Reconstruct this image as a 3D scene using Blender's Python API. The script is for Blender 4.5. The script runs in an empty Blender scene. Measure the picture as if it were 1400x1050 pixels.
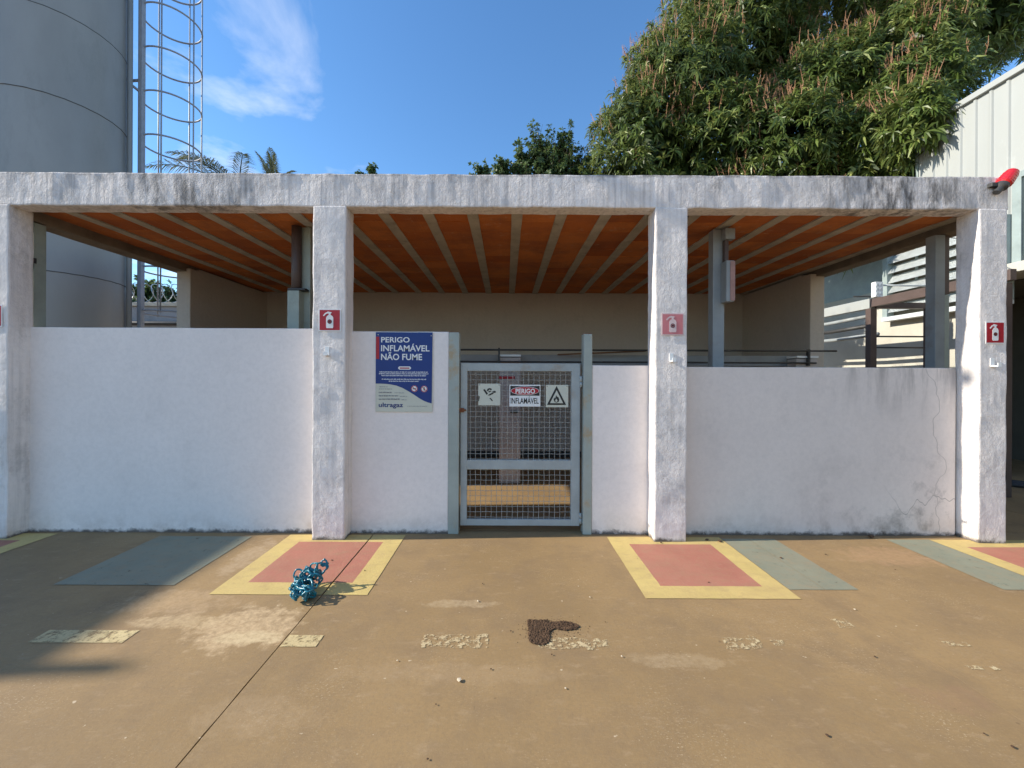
import bpy, bmesh, math, random
import numpy as np
from mathutils import Vector, Matrix, noise as mnoise
R = math.radians
random.seed(7)
rng = np.random.default_rng(11)
SC = bpy.context.scene
COL = SC.collection

# ------------------------------------------------------------------ camera
CAM_H = 1.47
F = 550.0
cam_d = bpy.data.cameras.new('camera')
cam_d.sensor_width = 36.0
cam_d.lens = F / 1400 * 36.0
cam_d.shift_x = 8 / 1400
cam_d.shift_y = -8 / 1400
cam_d.clip_start = 0.05
cam_d.clip_end = 3000
cam = bpy.data.objects.new('camera', cam_d)
COL.objects.link(cam)
cam.location = (0, 0, CAM_H)
cam.rotation_euler = (Matrix.Rotation(R(90), 3, 'X') @ Matrix.Rotation(R(0.27), 3, 'Z')).to_euler()
SC.camera = cam

# ------------------------------------------------------------------ sun and sky
SUN_EL = 28.0
SUN_K = 0.05                      # how far the light travels back (+y) for each metre to the right
to_sun = Vector((-math.cos(R(SUN_EL)), -SUN_K * math.cos(R(SUN_EL)), math.sin(R(SUN_EL)))).normalized()
sun_d = bpy.data.lights.new('sun', 'SUN')
sun_d.energy = 4.1
sun_d.angle = R(0.53)
sun_d.color = (1.0, 0.92, 0.79)
sun = bpy.data.objects.new('sun', sun_d)
COL.objects.link(sun)
sun.location = (-20, 0, 20)
sun.rotation_euler = to_sun.to_track_quat('Z', 'Y').to_euler()

world = bpy.data.worlds.new('World')
SC.world = world
world.use_nodes = True
wt = world.node_tree
wt.nodes.clear()
def wn(t, **kw):
    n = wt.nodes.new(t)
    for k, v in kw.items():
        if k.startswith('i_'):
            n.inputs[k[2:]].default_value = v
        else:
            setattr(n, k, v)
    return n
sky = wn('ShaderNodeTexSky', sky_type='NISHITA', sun_disc=False)
sky.sun_elevation = R(SUN_EL)
sky.sun_rotation = math.atan2(to_sun.x, to_sun.y)
sky.altitude = 500
sky.air_density = 1.25
sky.dust_density = 0.05
sky.ozone_density = 5.0
bg = wn('ShaderNodeBackground')
bg.inputs['Strength'].default_value = 0.12
wo = wn('ShaderNodeOutputWorld')
tc = wn('ShaderNodeTexCoord')
sep = wn('ShaderNodeSeparateXYZ')
wt.links.new(tc.outputs['Generated'], sep.inputs[0])
zc = wn('ShaderNodeMath', operation='MAXIMUM'); zc.inputs[1].default_value = 0.06
wt.links.new(sep.outputs['Z'], zc.inputs[0])
dv = wn('ShaderNodeVectorMath', operation='DIVIDE')
cz = wn('ShaderNodeCombineXYZ')
for i in range(3): wt.links.new(zc.outputs[0], cz.inputs[i])
wt.links.new(tc.outputs['Generated'], dv.inputs[0]); wt.links.new(cz.outputs[0], dv.inputs[1])
mp = wn('ShaderNodeMapping')
mp.inputs['Location'].default_value = (30.61, 8.88, 0.0)
mp.inputs['Scale'].default_value = (1.0, 0.75, 0.0)
wt.links.new(dv.outputs[0], mp.inputs[0])
cn = wn('ShaderNodeTexNoise', i_Scale=1.15, i_Detail=9.0, i_Roughness=0.55, i_Distortion=0.6)
wt.links.new(mp.outputs[0], cn.inputs['Vector'])
cr = wn('ShaderNodeValToRGB')
cr.color_ramp.elements[0].position = 0.52; cr.color_ramp.elements[0].color = (0, 0, 0, 1)
cr.color_ramp.elements[1].position = 0.86; cr.color_ramp.elements[1].color = (1, 1, 1, 1)
wt.links.new(cn.outputs['Fac'], cr.inputs[0])
cm = wn('ShaderNodeMix', data_type='RGBA')
cm.inputs[7].default_value = (6.2, 6.3, 6.5, 1)
wt.links.new(cr.outputs[0], cm.inputs[0]); hsv = wn('ShaderNodeHueSaturation'); hsv.inputs['Saturation'].default_value = 1.1; hsv.inputs['Value'].default_value = 1.1
wt.links.new(sky.outputs[0], hsv.inputs['Color']); wt.links.new(hsv.outputs[0], cm.inputs[6])
wt.links.new(cm.outputs[2], bg.inputs['Color'])
wt.links.new(bg.outputs[0], wo.inputs[0])

SC.view_settings.view_transform = 'Standard'
SC.view_settings.look = 'None'
SC.view_settings.gamma = 1
SC.view_settings.use_curve_mapping = False
SC.view_settings.exposure = 0.9
SC.cycles.max_bounces = 7
SC.cycles.diffuse_bounces = 4
SC.cycles.transparent_max_bounces = 8

# ------------------------------------------------------------------ material helpers
class NT:
    def __init__(s, name):
        s.m = bpy.data.materials.new(name); s.m.use_nodes = True
        s.t = s.m.node_tree; s.t.nodes.clear()
        s.out = s.t.nodes.new('ShaderNodeOutputMaterial')
        s.pos = s.t.nodes.new('ShaderNodeNewGeometry').outputs['Position']
    def put(s, sock, v):
        if isinstance(v, bpy.types.NodeSocket): s.t.links.new(v, sock)
        elif isinstance(v, (tuple, list)) and len(v) == 3 and sock.type == 'RGBA': sock.default_value = (*v, 1)
        else: sock.default_value = v
    def noise(s, scale, detail=6, rough=.55, stretch=(1, 1, 1), dist=0, vec=None):
        n = s.t.nodes.new('ShaderNodeTexNoise')
        n.inputs['Scale'].default_value = scale; n.inputs['Detail'].default_value = detail
        n.inputs['Roughness'].default_value = rough; n.inputs['Distortion'].default_value = dist
        m = s.t.nodes.new('ShaderNodeMapping'); m.inputs['Scale'].default_value = stretch
        s.t.links.new(vec or s.pos, m.inputs[0]); s.t.links.new(m.outputs[0], n.inputs['Vector'])
        return n.outputs['Fac']
    def ramp(s, fac, a, b, ca=0.0, cb=1.0):
        n = s.t.nodes.new('ShaderNodeMapRange')
        s.put(n.inputs[0], fac)
        for i, v in enumerate((a, b, ca, cb)): n.inputs[i + 1].default_value = v
        return n.outputs[0]
    def math(s, op, a, b=0.0):
        n = s.t.nodes.new('ShaderNodeMath'); n.operation = op
        s.put(n.inputs[0], a); s.put(n.inputs[1], b)
        return n.outputs[0]
    def mix(s, fac, a, b, mode='MIX'):
        n = s.t.nodes.new('ShaderNodeMix'); n.data_type = 'RGBA'; n.blend_type = mode
        s.put(n.inputs[0], fac); s.put(n.inputs[6], a); s.put(n.inputs[7], b)
        return n.outputs[2]
    def sepz(s):
        n = s.t.nodes.new('ShaderNodeSeparateXYZ'); s.t.links.new(s.pos, n.inputs[0]); return n.outputs
    def rand(s):
        return s.t.nodes.new('ShaderNodeObjectInfo').outputs['Random']
    def bump(s, h, strength, dist=0.01):
        n = s.t.nodes.new('ShaderNodeBump'); n.inputs['Strength'].default_value = strength
        n.inputs['Distance'].default_value = dist; s.t.links.new(h, n.inputs['Height']); return n.outputs[0]
    def bsdf(s, color, rough=.8, metal=0., normal=None, spec=.35, **kw):
        n = s.t.nodes.new('ShaderNodeBsdfPrincipled')
        s.put(n.inputs['Base Color'], color); s.put(n.inputs['Roughness'], rough)
        n.inputs['Metallic'].default_value = metal; n.inputs['Specular IOR Level'].default_value = spec
        if normal is not None: s.t.links.new(normal, n.inputs['Normal'])
        for k, v in kw.items(): s.put(n.inputs[k], v)
        return n.outputs[0]
    def done(s, sh):
        s.t.links.new(sh, s.out.inputs[0]); return s.m

MAT = {}
def m_whitewash(name, col, mold=.5, streak=.25, topz=None, grit=.5, base=True, rightmold=False):
    t = NT(name); xyz = t.sepz()
    tone = t.noise(1.3, 5); fine = t.noise(26, 8, .65)
    c = t.mix(t.ramp(tone, .3, .7, 0, .5), col, tuple(v * .86 for v in col))
    c = t.mix(t.ramp(fine, .4, .75, 0, .35), c, tuple(v * .74 for v in col))
    st = t.noise(26, 5, .6, (1, 1, .05))
    c = t.mix(t.ramp(st, .47, .66, 0, streak), c, (.34, .32, .31))
    c = t.mix(t.ramp(st, .44, .36, 0, streak * .8), c, (.86, .85, .85))
    sp = t.noise(3.2, 9, .72, (1, 1, .8))
    thr = t.ramp(sp, .53, .68, 0, mold)
    if topz is not None:
        up = t.ramp(xyz[2], topz - .26, topz - .02, 0.18, 1.0)
        thr = t.math('MULTIPLY', thr, up)
        def hump(cx, w, a): return t.ramp(t.math('ABSOLUTE', t.math('SUBTRACT', xyz[0], cx)), w, w * .25, 0, a)
        place = t.math('MAXIMUM', t.math('MAXIMUM', hump(-2.95, 1.15, .85), hump(3.55, 1.05, 1.0)), t.ramp(t.noise(.8, 3), .5, .66, .08, .45))
        drip = t.math('MULTIPLY', t.ramp(t.noise(8, 8, .7, (1, 1, .3)), .44, .60, 0, .85), place)
        thr = t.math('MAXIMUM', thr, drip)
        edge = t.math('MULTIPLY', t.ramp(xyz[2], topz - .035, topz - .005), t.ramp(t.noise(9, 5), .42, .6, 0, .7))
        thr = t.math('MAXIMUM', thr, edge)
    if rightmold:
        zone = t.math('MULTIPLY', t.ramp(xyz[0], 2.5, 4.1), t.ramp(xyz[2], 1.0, .25))
        mk = t.math('MULTIPLY', zone, t.ramp(t.noise(3.0, 9, .74, (1, 1, .9)), .5, .70, 0, .8))
        dr_ = t.math('MULTIPLY', t.math('MULTIPLY', t.ramp(xyz[2], 1.05, 1.58), t.ramp(xyz[0], 2.6, 3.7)), t.ramp(t.noise(8, 7, .68, (1, 1, .14)), .46, .64, 0, .5))
        thr = t.math('MAXIMUM', thr, t.math('MAXIMUM', mk, dr_))
        wob = t.ramp(t.noise(2.2, 3, .45, (.0, .0, 1)), .2, .8, -.2, .2)
        d = t.math('ABSOLUTE', t.math('SUBTRACT', t.math('ADD', xyz[0], wob), 4.06))
        thr = t.math('MAXIMUM', thr, t.ramp(d, .006, .001, 0, .38))
        d2 = t.math('ABSOLUTE', t.math('SUBTRACT', t.math('ADD', xyz[2], t.ramp(t.noise(3.0, 3, .45, (1, 0, 0)), .2, .8, -.3, .3)), .34))
        thr = t.math('MAXIMUM', thr, t.math('MULTIPLY', t.ramp(d2, .006, .002, 0, .5), t.ramp(xyz[0], 3.55, 3.75)))
    c = t.mix(thr, c, (.06, .055, .05))
    if base:
        low = t.math('MULTIPLY', t.ramp(xyz[2], .22, .0), t.ramp(t.noise(6, 7, .7), .42, .7))
        c = t.mix(t.math('MULTIPLY', low, .5), c, (.36, .27, .20))
        foot = t.ramp(t.math('ADD', xyz[2], t.ramp(t.noise(9, 8, .75), .3, .7, -.028, .03)), .04, .008, 0, .9)
        c = t.mix(foot, c, (.07, .052, .04))
    h = t.math('ADD', t.math('MULTIPLY', t.noise(16, 8, .62), 1.0), t.math('MULTIPLY', t.noise(90, 4), .35))
    h = t.math('ADD', h, t.math('MULTIPLY', st, .4)) if topz else h
    MAT[name] = t.done(t.bsdf(c, .86, normal=t.bump(h, grit, .02)))
m_whitewash('frame_plaster', (.84, .775, .73), mold=.7, streak=.4, topz=3.31, grit=.55, rightmold=False)
m_whitewash('column_plaster', (.84, .775, .73), mold=.32, streak=.24, grit=.5)
m_whitewash('wall_paint', (.88, .80, .75), mold=.05, streak=.0, grit=.09)
m_whitewash('wall_paint_stained', (.77, .69, .635), mold=.08, streak=.0, grit=.1, rightmold=True)
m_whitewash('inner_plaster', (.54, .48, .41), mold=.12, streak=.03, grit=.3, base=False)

def m_simple(name, col, rough=.6, metal=0., var=.25, scale=9, bump=.1, bscale=40, spec=.4, wear=None, wearamt=.5, stretch=(1, 1, 1)):
    t = NT(name)
    c = t.mix(t.ramp(t.noise(scale, 7, .62, stretch), .32, .72), col, tuple(v * (1 - var) for v in col))
    if wear:
        c = t.mix(t.ramp(t.noise(scale * .8, 9, .72, stretch), .56, .68, 0, wearamt), c, wear)
    MAT[name] = t.done(t.bsdf(c, rough, metal, t.bump(t.noise(bscale, 5), bump, .01), spec))
m_simple('gate_paint', (.40, .43, .42), .5, wear=(.30, .22, .14), wearamt=.55, scale=5)
m_simple('post_paint', (.38, .42, .38), .55, wear=(.40, .27, .13), wearamt=.8, scale=3.5)
m_simple('wire', (.42, .42, .39), .5, .1, scale=30)
m_simple('steel_grey', (.30, .33, .34), .5, wear=(.2, .17, .14), scale=4)
m_simple('steel_green', (.36, .41, .36), .6, wear=(.22, .2, .16), scale=5)
m_simple('pipe_brown', (.10, .07, .06), .5, scale=6)
m_simple('joist', (.52, .46, .37), .9, var=.35, scale=6, bump=.4, wear=(.2, .17, .13))
m_simple('edge_beam', (.24, .19, .14), .9, var=.4, scale=4, bump=.4, wear=(.12, .1, .08))
m_simple('rail_board', (.33, .34, .34), .6, scale=3, wear=(.2, .18, .16))
m_simple('dark_metal', (.05, .05, .05), .5)
m_simple('box_pink', (.42, .25, .22), .6, var=.3, scale=12)
m_simple('pane_glass', (.06, .08, .085), .08, var=.1, bump=.0, spec=.6)
m_simple('rust', (.20, .07, .03), .8, scale=60)
m_simple('rack_post', (.52, .46, .43), .9, scale=4, bump=.4, wear=(.35, .3, .27))
m_simple('plank', (.22, .11, .05), .8, scale=8, stretch=(.2, 3, 3))
m_simple('tank_paint', (.345, .345, .33), .42, var=.22, scale=1.1, bump=.05, wear=(.20, .21, .19), wearamt=.45, stretch=(1, 1, .35))
m_simple('weld', (.11, .115, .115), .6)
m_simple('ladder_paint', (.34, .37, .42), .5, scale=8)
m_simple('grey_wall', (.34, .34, .35), .9, scale=1.5, bump=.3, wear=(.16, .16, .16))
m_simple('white_cladding', (.35, .365, .35), .5, var=.08, scale=1.2, bump=.03, wear=(.6, .62, .58), wearamt=.4, stretch=(1, 1, .3))
m_simple('masonry_white', (.50, .48, .41), .9, scale=1.4, bump=.25, wear=(.5, .48, .4), wearamt=.4)
m_simple('frame_green', (.30, .36, .35), .5, scale=5)
m_simple('louver', (.62, .66, .66), .5, scale=4)
m_simple('dark_room', (.12, .11, .085), .9, scale=2)  # interior shadow put into a dark base colour
m_simple('white_enamel', (.82, .82, .80), .4, var=.06)
m_simple('black_print', (.02, .02, .02), .5, var=.1)
m_simple('white_print', (.80, .80, .78), .5, var=.05)
m_simple('sign_blue', (.006, .035, .20), .35, var=.12, scale=3, bump=.02)
m_simple('print_blue', (.02, .04, .17), .4, var=.1)
m_simple('sign_cream', (.60, .60, .50), .4, var=.08, bump=.02)
m_simple('sign_red', (.42, .012, .025), .38, var=.12, bump=.02)
m_simple('sign_faded', (.62, .20, .21), .5, var=.15, bump=.02)
m_simple('sign_faded_white', (.72, .55, .53), .5, var=.1)
m_simple('print_grey', (.22, .23, .25), .5)
m_simple('beacon_red', (.50, .015, .02), .16, var=.1, bump=.0, spec=.6)
m_simple('hose_teal', (.012, .18, .245), .28, var=.3, scale=25, bump=.03, spec=.6)
m_simple('bark', (.16, .12, .085), .95, scale=7, bump=.8, bscale=18)
m_simple('stalk', (.36, .19, .10), .8, var=.45, scale=3)
m_simple('dirt', (.12, .068, .036), .95, var=.6, scale=45, bump=.3)
m_simple('dry_leaf', (.10, .055, .03), .8, var=.4, scale=20)
m_simple('pale_chip', (.62, .52, .38), .85, var=.2, scale=20)
m_simple('razor', (.45, .46, .47), .35, .8)
m_simple('shed_wall', (.68, .66, .62), .9, scale=1.2, bump=.2, wear=(.5, .48, .45), wearamt=.4)

# ceramic ceiling blocks: each block its own shade
t = NT('ceramic')
c = t.mix(t.rand(), (.42, .105, .022), (.62, .195, .045))
c = t.mix(t.ramp(t.noise(2.1, 7, .7), .44, .70, 0, .8), c, (.26, .085, .035))
c = t.mix(t.ramp(t.noise(9, 8, .7), .58, .72, 0, .4), c, (.56, .38, .24))
gr = t.noise(60, 3, .5, (1, .05, 1))
MAT['ceramic'] = t.done(t.bsdf(c, .9, normal=t.bump(gr, .5, .01)))

# yard paint, worn
def ground_mat(name, inner=False):
    t = NT(name); xyz = t.sepz()
    base = (.325, .214, .100); pale = (.42, .30, .175); dark = (.215, .145, .08)
    big = t.noise(.55, 5, .6); mid = t.noise(2.6, 7, .66); fine = t.noise(55, 6, .7); sm = t.noise(7, 8, .7, (1, 2.2, 1))
    c = t.mix(t.ramp(big, .38, .62), base, tuple(v * .80 for v in base))
    c = t.mix(t.ramp(mid, .46, .70, 0, .75), c, dark)
    c = t.mix(t.ramp(sm, .56, .74, 0, .55), c, pale)
    c = t.mix(t.ramp(fine, .46, .72, 0, .5), c, dark)
    c = t.mix(t.ramp(t.noise(14, 8, .75), .5, .72, 0, .35), c, (.27, .195, .11))
    c = t.mix(t.ramp(t.noise(130, 3, .6), .66, .74, 0, .4), c, pale)
    # rubbed-through places with a shape of their own
    pn1 = t.ramp(t.noise(9, 7, .7), .3, .7, -.8, .8); pn2 = t.ramp(t.noise(30, 5, .7), .3, .62, .15, 1.0)
    def patch(cx, cy, rx, ry, amt, colr):
        nonlocal c
        dx = t.math('DIVIDE', t.math('SUBTRACT', xyz[0], cx), rx); dy = t.math('DIVIDE', t.math('SUBTRACT', xyz[1], cy), ry)
        d = t.math('ADD', t.math('MULTIPLY', dx, dx), t.math('MULTIPLY', dy, dy))
        d = t.math('ADD', d, pn1)
        c = t.mix(t.math('MULTIPLY', t.ramp(d, 1.0, .35), t.math('MULTIPLY', pn2, amt)), c, colr)
    for a in ((-1.52, 2.36, .32, .25, .95, (.54, .39, .225)), (-1.45, 2.27, .2, .07, .9, (.58, .45, .26)), (-1.95, 2.42, .3, .08, .7, (.54, .40, .23)), (-.3, 2.62, .25, .05, .5, (.5, .38, .23)), (.9, 2.1, .3, .06, .35, (.5, .38, .23)), (-2.15, 2.62, .42, .17, .5, (.50, .35, .20)), (-2.1, 3.3, .12, .4, .5, (.50, .38, .25)),
              (2.05, 1.86, .22, .10, .4, (.29, .17, .10)), (3.2, 3.35, .45, .2, .5, (.45, .27, .15)), (-.25, 2.0, .7, .08, .25, pale), (-1.1, 1.75, .3, .12, .3, pale)):
        patch(*a)
    fl = t.math('MULTIPLY', t.ramp(t.noise(70, 4, .65, (1, 1.8, 1)), .58, .66), t.ramp(t.noise(1.9, 4, .6), .5, .68, .05, .6))
    c = t.mix(fl, c, (.56, .44, .28))
    # thin scratches
    sc = t.noise(5, 3, .5, (1, 9, 1), 1.2)
    c = t.mix(t.ramp(t.math('ABSOLUTE', t.math('SUBTRACT', sc, .5)), .006, .0, 0, .28), c, pale)
    spots = t.noise(17, 2, .5)
    c = t.mix(t.ramp(spots, .75, .79, 0, .5), c, (.12, .075, .045))
    spots2 = t.noise(23, 2, .5, (1, 1.4, 1))
    c = t.mix(t.ramp(spots2, .735, .77, 0, .7), c, (.62, .50, .34))
    h = t.math('ADD', t.math('MULTIPLY', t.noise(40, 8, .65), .8), t.math('MULTIPLY', t.noise(150, 3), .3))
    MAT[name] = t.done(t.bsdf(c, t.ramp(mid, .3, .7, .62, .8), normal=t.bump(h, .16, .01), spec=.3))
ground_mat('yard_paint')
m_simple('earth', (.20, .125, .075), .95, scale=2, bump=.5)

def m_mark(name, col, wear, lo, hi, gs=16):
    t = NT(name)
    c = t.mix(t.ramp(t.noise(4, 6, .65), .35, .7), col, tuple(v * .84 for v in col))
    c = t.mix(t.ramp(t.noise(22, 7, .7), .54, .72, 0, .45), c, wear)
    sc = t.noise(4, 3, .5, (7, 1, 1), 1.0)
    c = t.mix(t.ramp(t.math('ABSOLUTE', t.math('SUBTRACT', sc, .5)), .008, .0, 0, .4), c, wear)
    c = t.mix(t.ramp(t.noise(1.7, 8, .7), .42, .72, 0, .5), c, wear)
    c = t.mix(t.ramp(t.noise(9, 8, .72, (1, 1.6, 1)), .5, .7, 0, .4), c, (.33, .22, .12))
    s1 = t.bsdf(c, .7, normal=t.bump(t.noise(60, 6), .2, .01), spec=.3)
    tr = t.t.nodes.new('ShaderNodeBsdfTransparent').outputs[0]
    gone = t.ramp(t.noise(gs, 9, .74), lo, hi)
    ms = t.t.nodes.new('ShaderNodeMixShader')
    t.t.links.new(gone, ms.inputs[0]); t.t.links.new(s1, ms.inputs[1]); t.t.links.new(tr, ms.inputs[2])
    MAT[name] = t.done(ms.outputs[0])
m_mark('mark_yellow', (.60, .455, .17), (.46, .32, .15), .64, .76)
m_mark('mark_pink', (.42, .165, .115), (.40, .235, .15), .70, .82)
m_mark('mark_green', (.24, .25, .185), (.30, .25, .165), .60, .74)
m_mark('mark_cream', (.60, .48, .25), (.44, .31, .16), .49, .64, 22)
m_mark('mark_flaked', (.60, .48, .28), (.44, .31, .17), .43, .52, 30)

def m_leaf(name, dark, mid, light, gloss=.35, tr=.22):
    t = NT(name)
    at = t.t.nodes.new('ShaderNodeAttribute'); at.attribute_name = 'tint'
    f = at.outputs['Fac']
    c = t.mix(t.ramp(f, 0, .55), dark, mid)
    c = t.mix(t.ramp(f, .55, 1), c, light)
    s1 = t.bsdf(c, gloss, spec=.35)
    tl = t.t.nodes.new('ShaderNodeBsdfTranslucent')
    t.t.links.new(t.mix(.5, c, tuple(min(1, v * 1.6) for v in light)), tl.inputs[0])
    ms = t.t.nodes.new('ShaderNodeMixShader'); ms.inputs[0].default_value = tr
    t.t.links.new(s1, ms.inputs[1]); t.t.links.new(tl.outputs[0], ms.inputs[2])
    MAT[name] = t.done(ms.outputs[0])
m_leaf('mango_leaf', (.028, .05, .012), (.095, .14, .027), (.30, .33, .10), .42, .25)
m_leaf('shrub_leaf', (.03, .06, .02), (.07, .12, .04), (.15, .20, .07), .42, .3)
m_leaf('palm_leaf', (.06, .08, .035), (.10, .13, .055), (.2, .2, .1))

# ------------------------------------------------------------------ geometry helpers
WL = {}       # world origin of each object
def _tag(o, label=None, cat=None, group=None, kind=None):
    if label: o['label'] = label
    if cat: o['category'] = cat
    if group: o['group'] = group
    if kind: o['kind'] = kind
    return o
def thing(name, loc, label, cat, group=None):
    o = bpy.data.objects.new(name, None); COL.objects.link(o)
    o.location = loc; o.empty_display_size = .1; WL[o] = Vector(loc)
    return _tag(o, label, cat, group)
def link_mesh(name, me, mat, parent=None, origin=(0, 0, 0), smooth=False, **tags):
    """me in world coordinates minus origin"""
    o = bpy.data.objects.new(name, me); COL.objects.link(o)
    if mat and not me.materials: me.materials.append(MAT[mat])
    WL[o] = Vector(origin)
    if parent is not None:
        o.parent = parent; o.location = Vector(origin) - WL[parent]
    else:
        o.location = origin
    if smooth: me.polygons.foreach_set('use_smooth', [True] * len(me.polygons))
    return _tag(o, **tags)
def from_bm(name, bm, mat, parent=None, origin=None, smooth=False, **tags):
    o = Vector(origin) if origin is not None else (WL[parent] if parent is not None else Vector((0, 0, 0)))
    bmesh.ops.translate(bm, vec=-o, verts=bm.verts)
    me = bpy.data.meshes.new(name); bm.to_mesh(me); bm.free()
    return link_mesh(name, me, mat, parent, o, smooth, **tags)
def add_box(bm, x0, x1, y0, y1, z0, z1, bev=0.0):
    b = bmesh.new()
    bmesh.ops.create_cube(b, size=1)
    bmesh.ops.scale(b, vec=(x1 - x0, y1 - y0, z1 - z0), verts=b.verts)
    bmesh.ops.translate(b, vec=((x0 + x1) / 2, (y0 + y1) / 2, (z0 + z1) / 2), verts=b.verts)
    if bev > 0: bmesh.ops.bevel(b, geom=b.edges[:], offset=bev, segments=2, affect='EDGES', profile=.6)
    me = bpy.data.meshes.new('tmp'); b.to_mesh(me); b.free(); bm.from_mesh(me); bpy.data.meshes.remove(me)
def box(name, x0, x1, y0, y1, z0, z1, mat, parent=None, bev=.004, origin=None, **tags):
    bm = bmesh.new(); add_box(bm, x0, x1, y0, y1, z0, z1, bev)
    return from_bm(name, bm, mat, parent, origin, **tags)
def rough_box(name, x0, x1, y0, y1, z0, z1, mat, parent=None, amp=.004, step=.10, bev=.012, origin=None, **tags):
    """cast concrete: bevelled box, cut into a grid and pushed about a little"""
    bm = bmesh.new(); add_box(bm, x0, x1, y0, y1, z0, z1, bev)
    for ax, (a, b) in enumerate(((x0, x1), (y0, y1), (z0, z1))):
        n = int((b - a) / step)
        for i in range(1, n):
            co = [0, 0, 0]; co[ax] = a + (b - a) * i / n
            no = [0, 0, 0]; no[ax] = 1
            bmesh.ops.bisect_plane(bm, geom=bm.verts[:] + bm.edges[:] + bm.faces[:], plane_co=co, plane_no=no)
    for v in bm.verts:
        p = v.co
        v.co += Vector(mnoise.noise_vector(p * 4.3)) * amp + Vector(mnoise.noise_vector(p * 17)) * amp * .45
    return from_bm(name, bm, mat, parent, origin, **tags)
def add_tube(bm, pts, r, n=8, cap=True):
    pts = [Vector(p) for p in pts]
    rr = r if isinstance(r, (list, tuple)) else [r] * len(pts)
    t0 = (pts[1] - pts[0]).normalized()
    nrm = t0.orthogonal().normalized()
    rings = []
    for i, p in enumerate(pts):
        t = (pts[min(i + 1, len(pts) - 1)] - pts[max(i - 1, 0)])
        t = t.normalized() if t.length > 1e-9 else t0
        nrm = (nrm - t * nrm.dot(t))
        nrm = nrm.normalized() if nrm.length > 1e-6 else t.orthogonal().normalized()
        bn = t.cross(nrm)
        rings.append([bm.verts.new(p + (nrm * math.cos(a) + bn * math.sin(a)) * rr[i]) for a in (2 * math.pi * k / n for k in range(n))])
    for a, b in zip(rings, rings[1:]):
        for k in range(n): bm.faces.new((a[k], a[(k + 1) % n], b[(k + 1) % n], b[k]))
    if cap:
        bm.faces.new(rings[0][::-1]); bm.faces.new(rings[-1])
def tube(name, pts, r, mat, parent=None, n=8, **tags):
    bm = bmesh.new(); add_tube(bm, pts, r, n)
    return from_bm(name, bm, mat, parent, smooth=True, **tags)
def beam_between(name, a, b, w, h, mat, parent):
    """square bar from a to b"""
    a, b = Vector(a), Vector(b); d = (b - a).normalized()
    s = d.cross(Vector((0, 0, 1)))
    s = s.normalized() if s.length > 1e-4 else Vector((1, 0, 0))
    u = s.cross(d)
    bm = bmesh.new(); vs = []
    for p in (a, b):
        vs.append([bm.verts.new(p + s * sx * w / 2 + u * sz * h / 2) for sx, sz in ((-1, -1), (1, -1), (1, 1), (-1, 1))])
    for k in range(4): bm.faces.new((vs[0][k], vs[0][(k + 1) % 4], vs[1][(k + 1) % 4], vs[1][k]))
    bm.faces.new(vs[0][::-1]); bm.faces.new(vs[1])
    bmesh.ops.recalc_face_normals(bm, faces=bm.faces)
    return from_bm(name, bm, mat, parent)
def flat(name, pts, y, mat, parent, th=.0008, holes=None):
    """thin printed shape standing in the xz plane with its face at y (towards -y)"""
    bm = bmesh.new()
    f = bm.faces.new([bm.verts.new((p[0], y, p[1])) for p in pts])
    f.normal_update()
    if f.normal.y > 0: f.normal_flip()
    r = bmesh.ops.extrude_face_region(bm, geom=[f])
    bmesh.ops.translate(bm, vec=(0, -th, 0), verts=[v for v in r['geom'] if isinstance(v, bmesh.types.BMVert)])
    bmesh.ops.recalc_face_normals(bm, faces=bm.faces)
    return from_bm(name, bm, mat, parent)
def ring(name, c, ro, ri, y, mat, parent, sx=1, sz=1, n=28, th=.0008):
    bm = bmesh.new(); a, b = [], []
    for k in range(n):
        t = 2 * math.pi * k / n
        a.append(bm.verts.new((c[0] + ro * sx * math.cos(t), y - th, c[1] + ro * sz * math.sin(t))))
        b.append(bm.verts.new((c[0] + ri * sx * math.cos(t), y - th, c[1] + ri * sz * math.sin(t))))
    for k in range(n):
        f = bm.faces.new((a[k], a[(k + 1) % n], b[(k + 1) % n], b[k])); f.normal_update()
        if f.normal.y > 0: f.normal_flip()
    return from_bm(name, bm, mat, parent)
def disc_pts(c, r, sx=1, sz=1, n=28):
    return [(c[0] + r * sx * math.cos(2 * math.pi * k / n), c[1] + r * sz * math.sin(2 * math.pi * k / n)) for k in range(n)]
def rect_pts(x0, x1, z0, z1): return [(x0, z0), (x1, z0), (x1, z1), (x0, z1)]
def lettering(text, x0, x1, z0, z1, y, mat, parent, bold=.0, name='lettering'):
    """word fitted into a box in the xz plane, facing -y"""
    cu = bpy.data.curves.new('tmp_text', 'FONT'); cu.body = text; cu.size = 1; cu.offset = bold; cu.extrude = 0; cu.resolution_u = 3
    to = bpy.data.objects.new('tmp_text', cu); COL.objects.link(to)
    bpy.context.view_layer.update()
    me = bpy.data.meshes.new_from_object(to.evaluated_get(bpy.context.evaluated_depsgraph_get()))
    bpy.data.objects.remove(to); bpy.data.curves.remove(cu)
    co = np.zeros(len(me.vertices) * 3); me.vertices.foreach_get('co', co); co = co.reshape(-1, 3)
    mn, mx = co.min(0), co.max(0)
    o = WL[parent]
    out = np.zeros_like(co)
    out[:, 0] = x0 + (co[:, 0] - mn[0]) / (mx[0] - mn[0]) * (x1 - x0) - o.x
    out[:, 1] = y - o.y
    out[:, 2] = z0 + (co[:, 1] - mn[1]) / (mx[1] - mn[1]) * (z1 - z0) - o.z
    me.vertices.foreach_set('co', out.ravel()); me.update()
    me.materials.clear()
    return link_mesh(name, me, mat, parent, o)
def px(u, v, Y):
    """photograph pixel -> point at depth Y (used to read positions off the picture)"""
    return Vector(((u - 692) / F * Y, Y, CAM_H + (517 - v) / F * Y))

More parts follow.
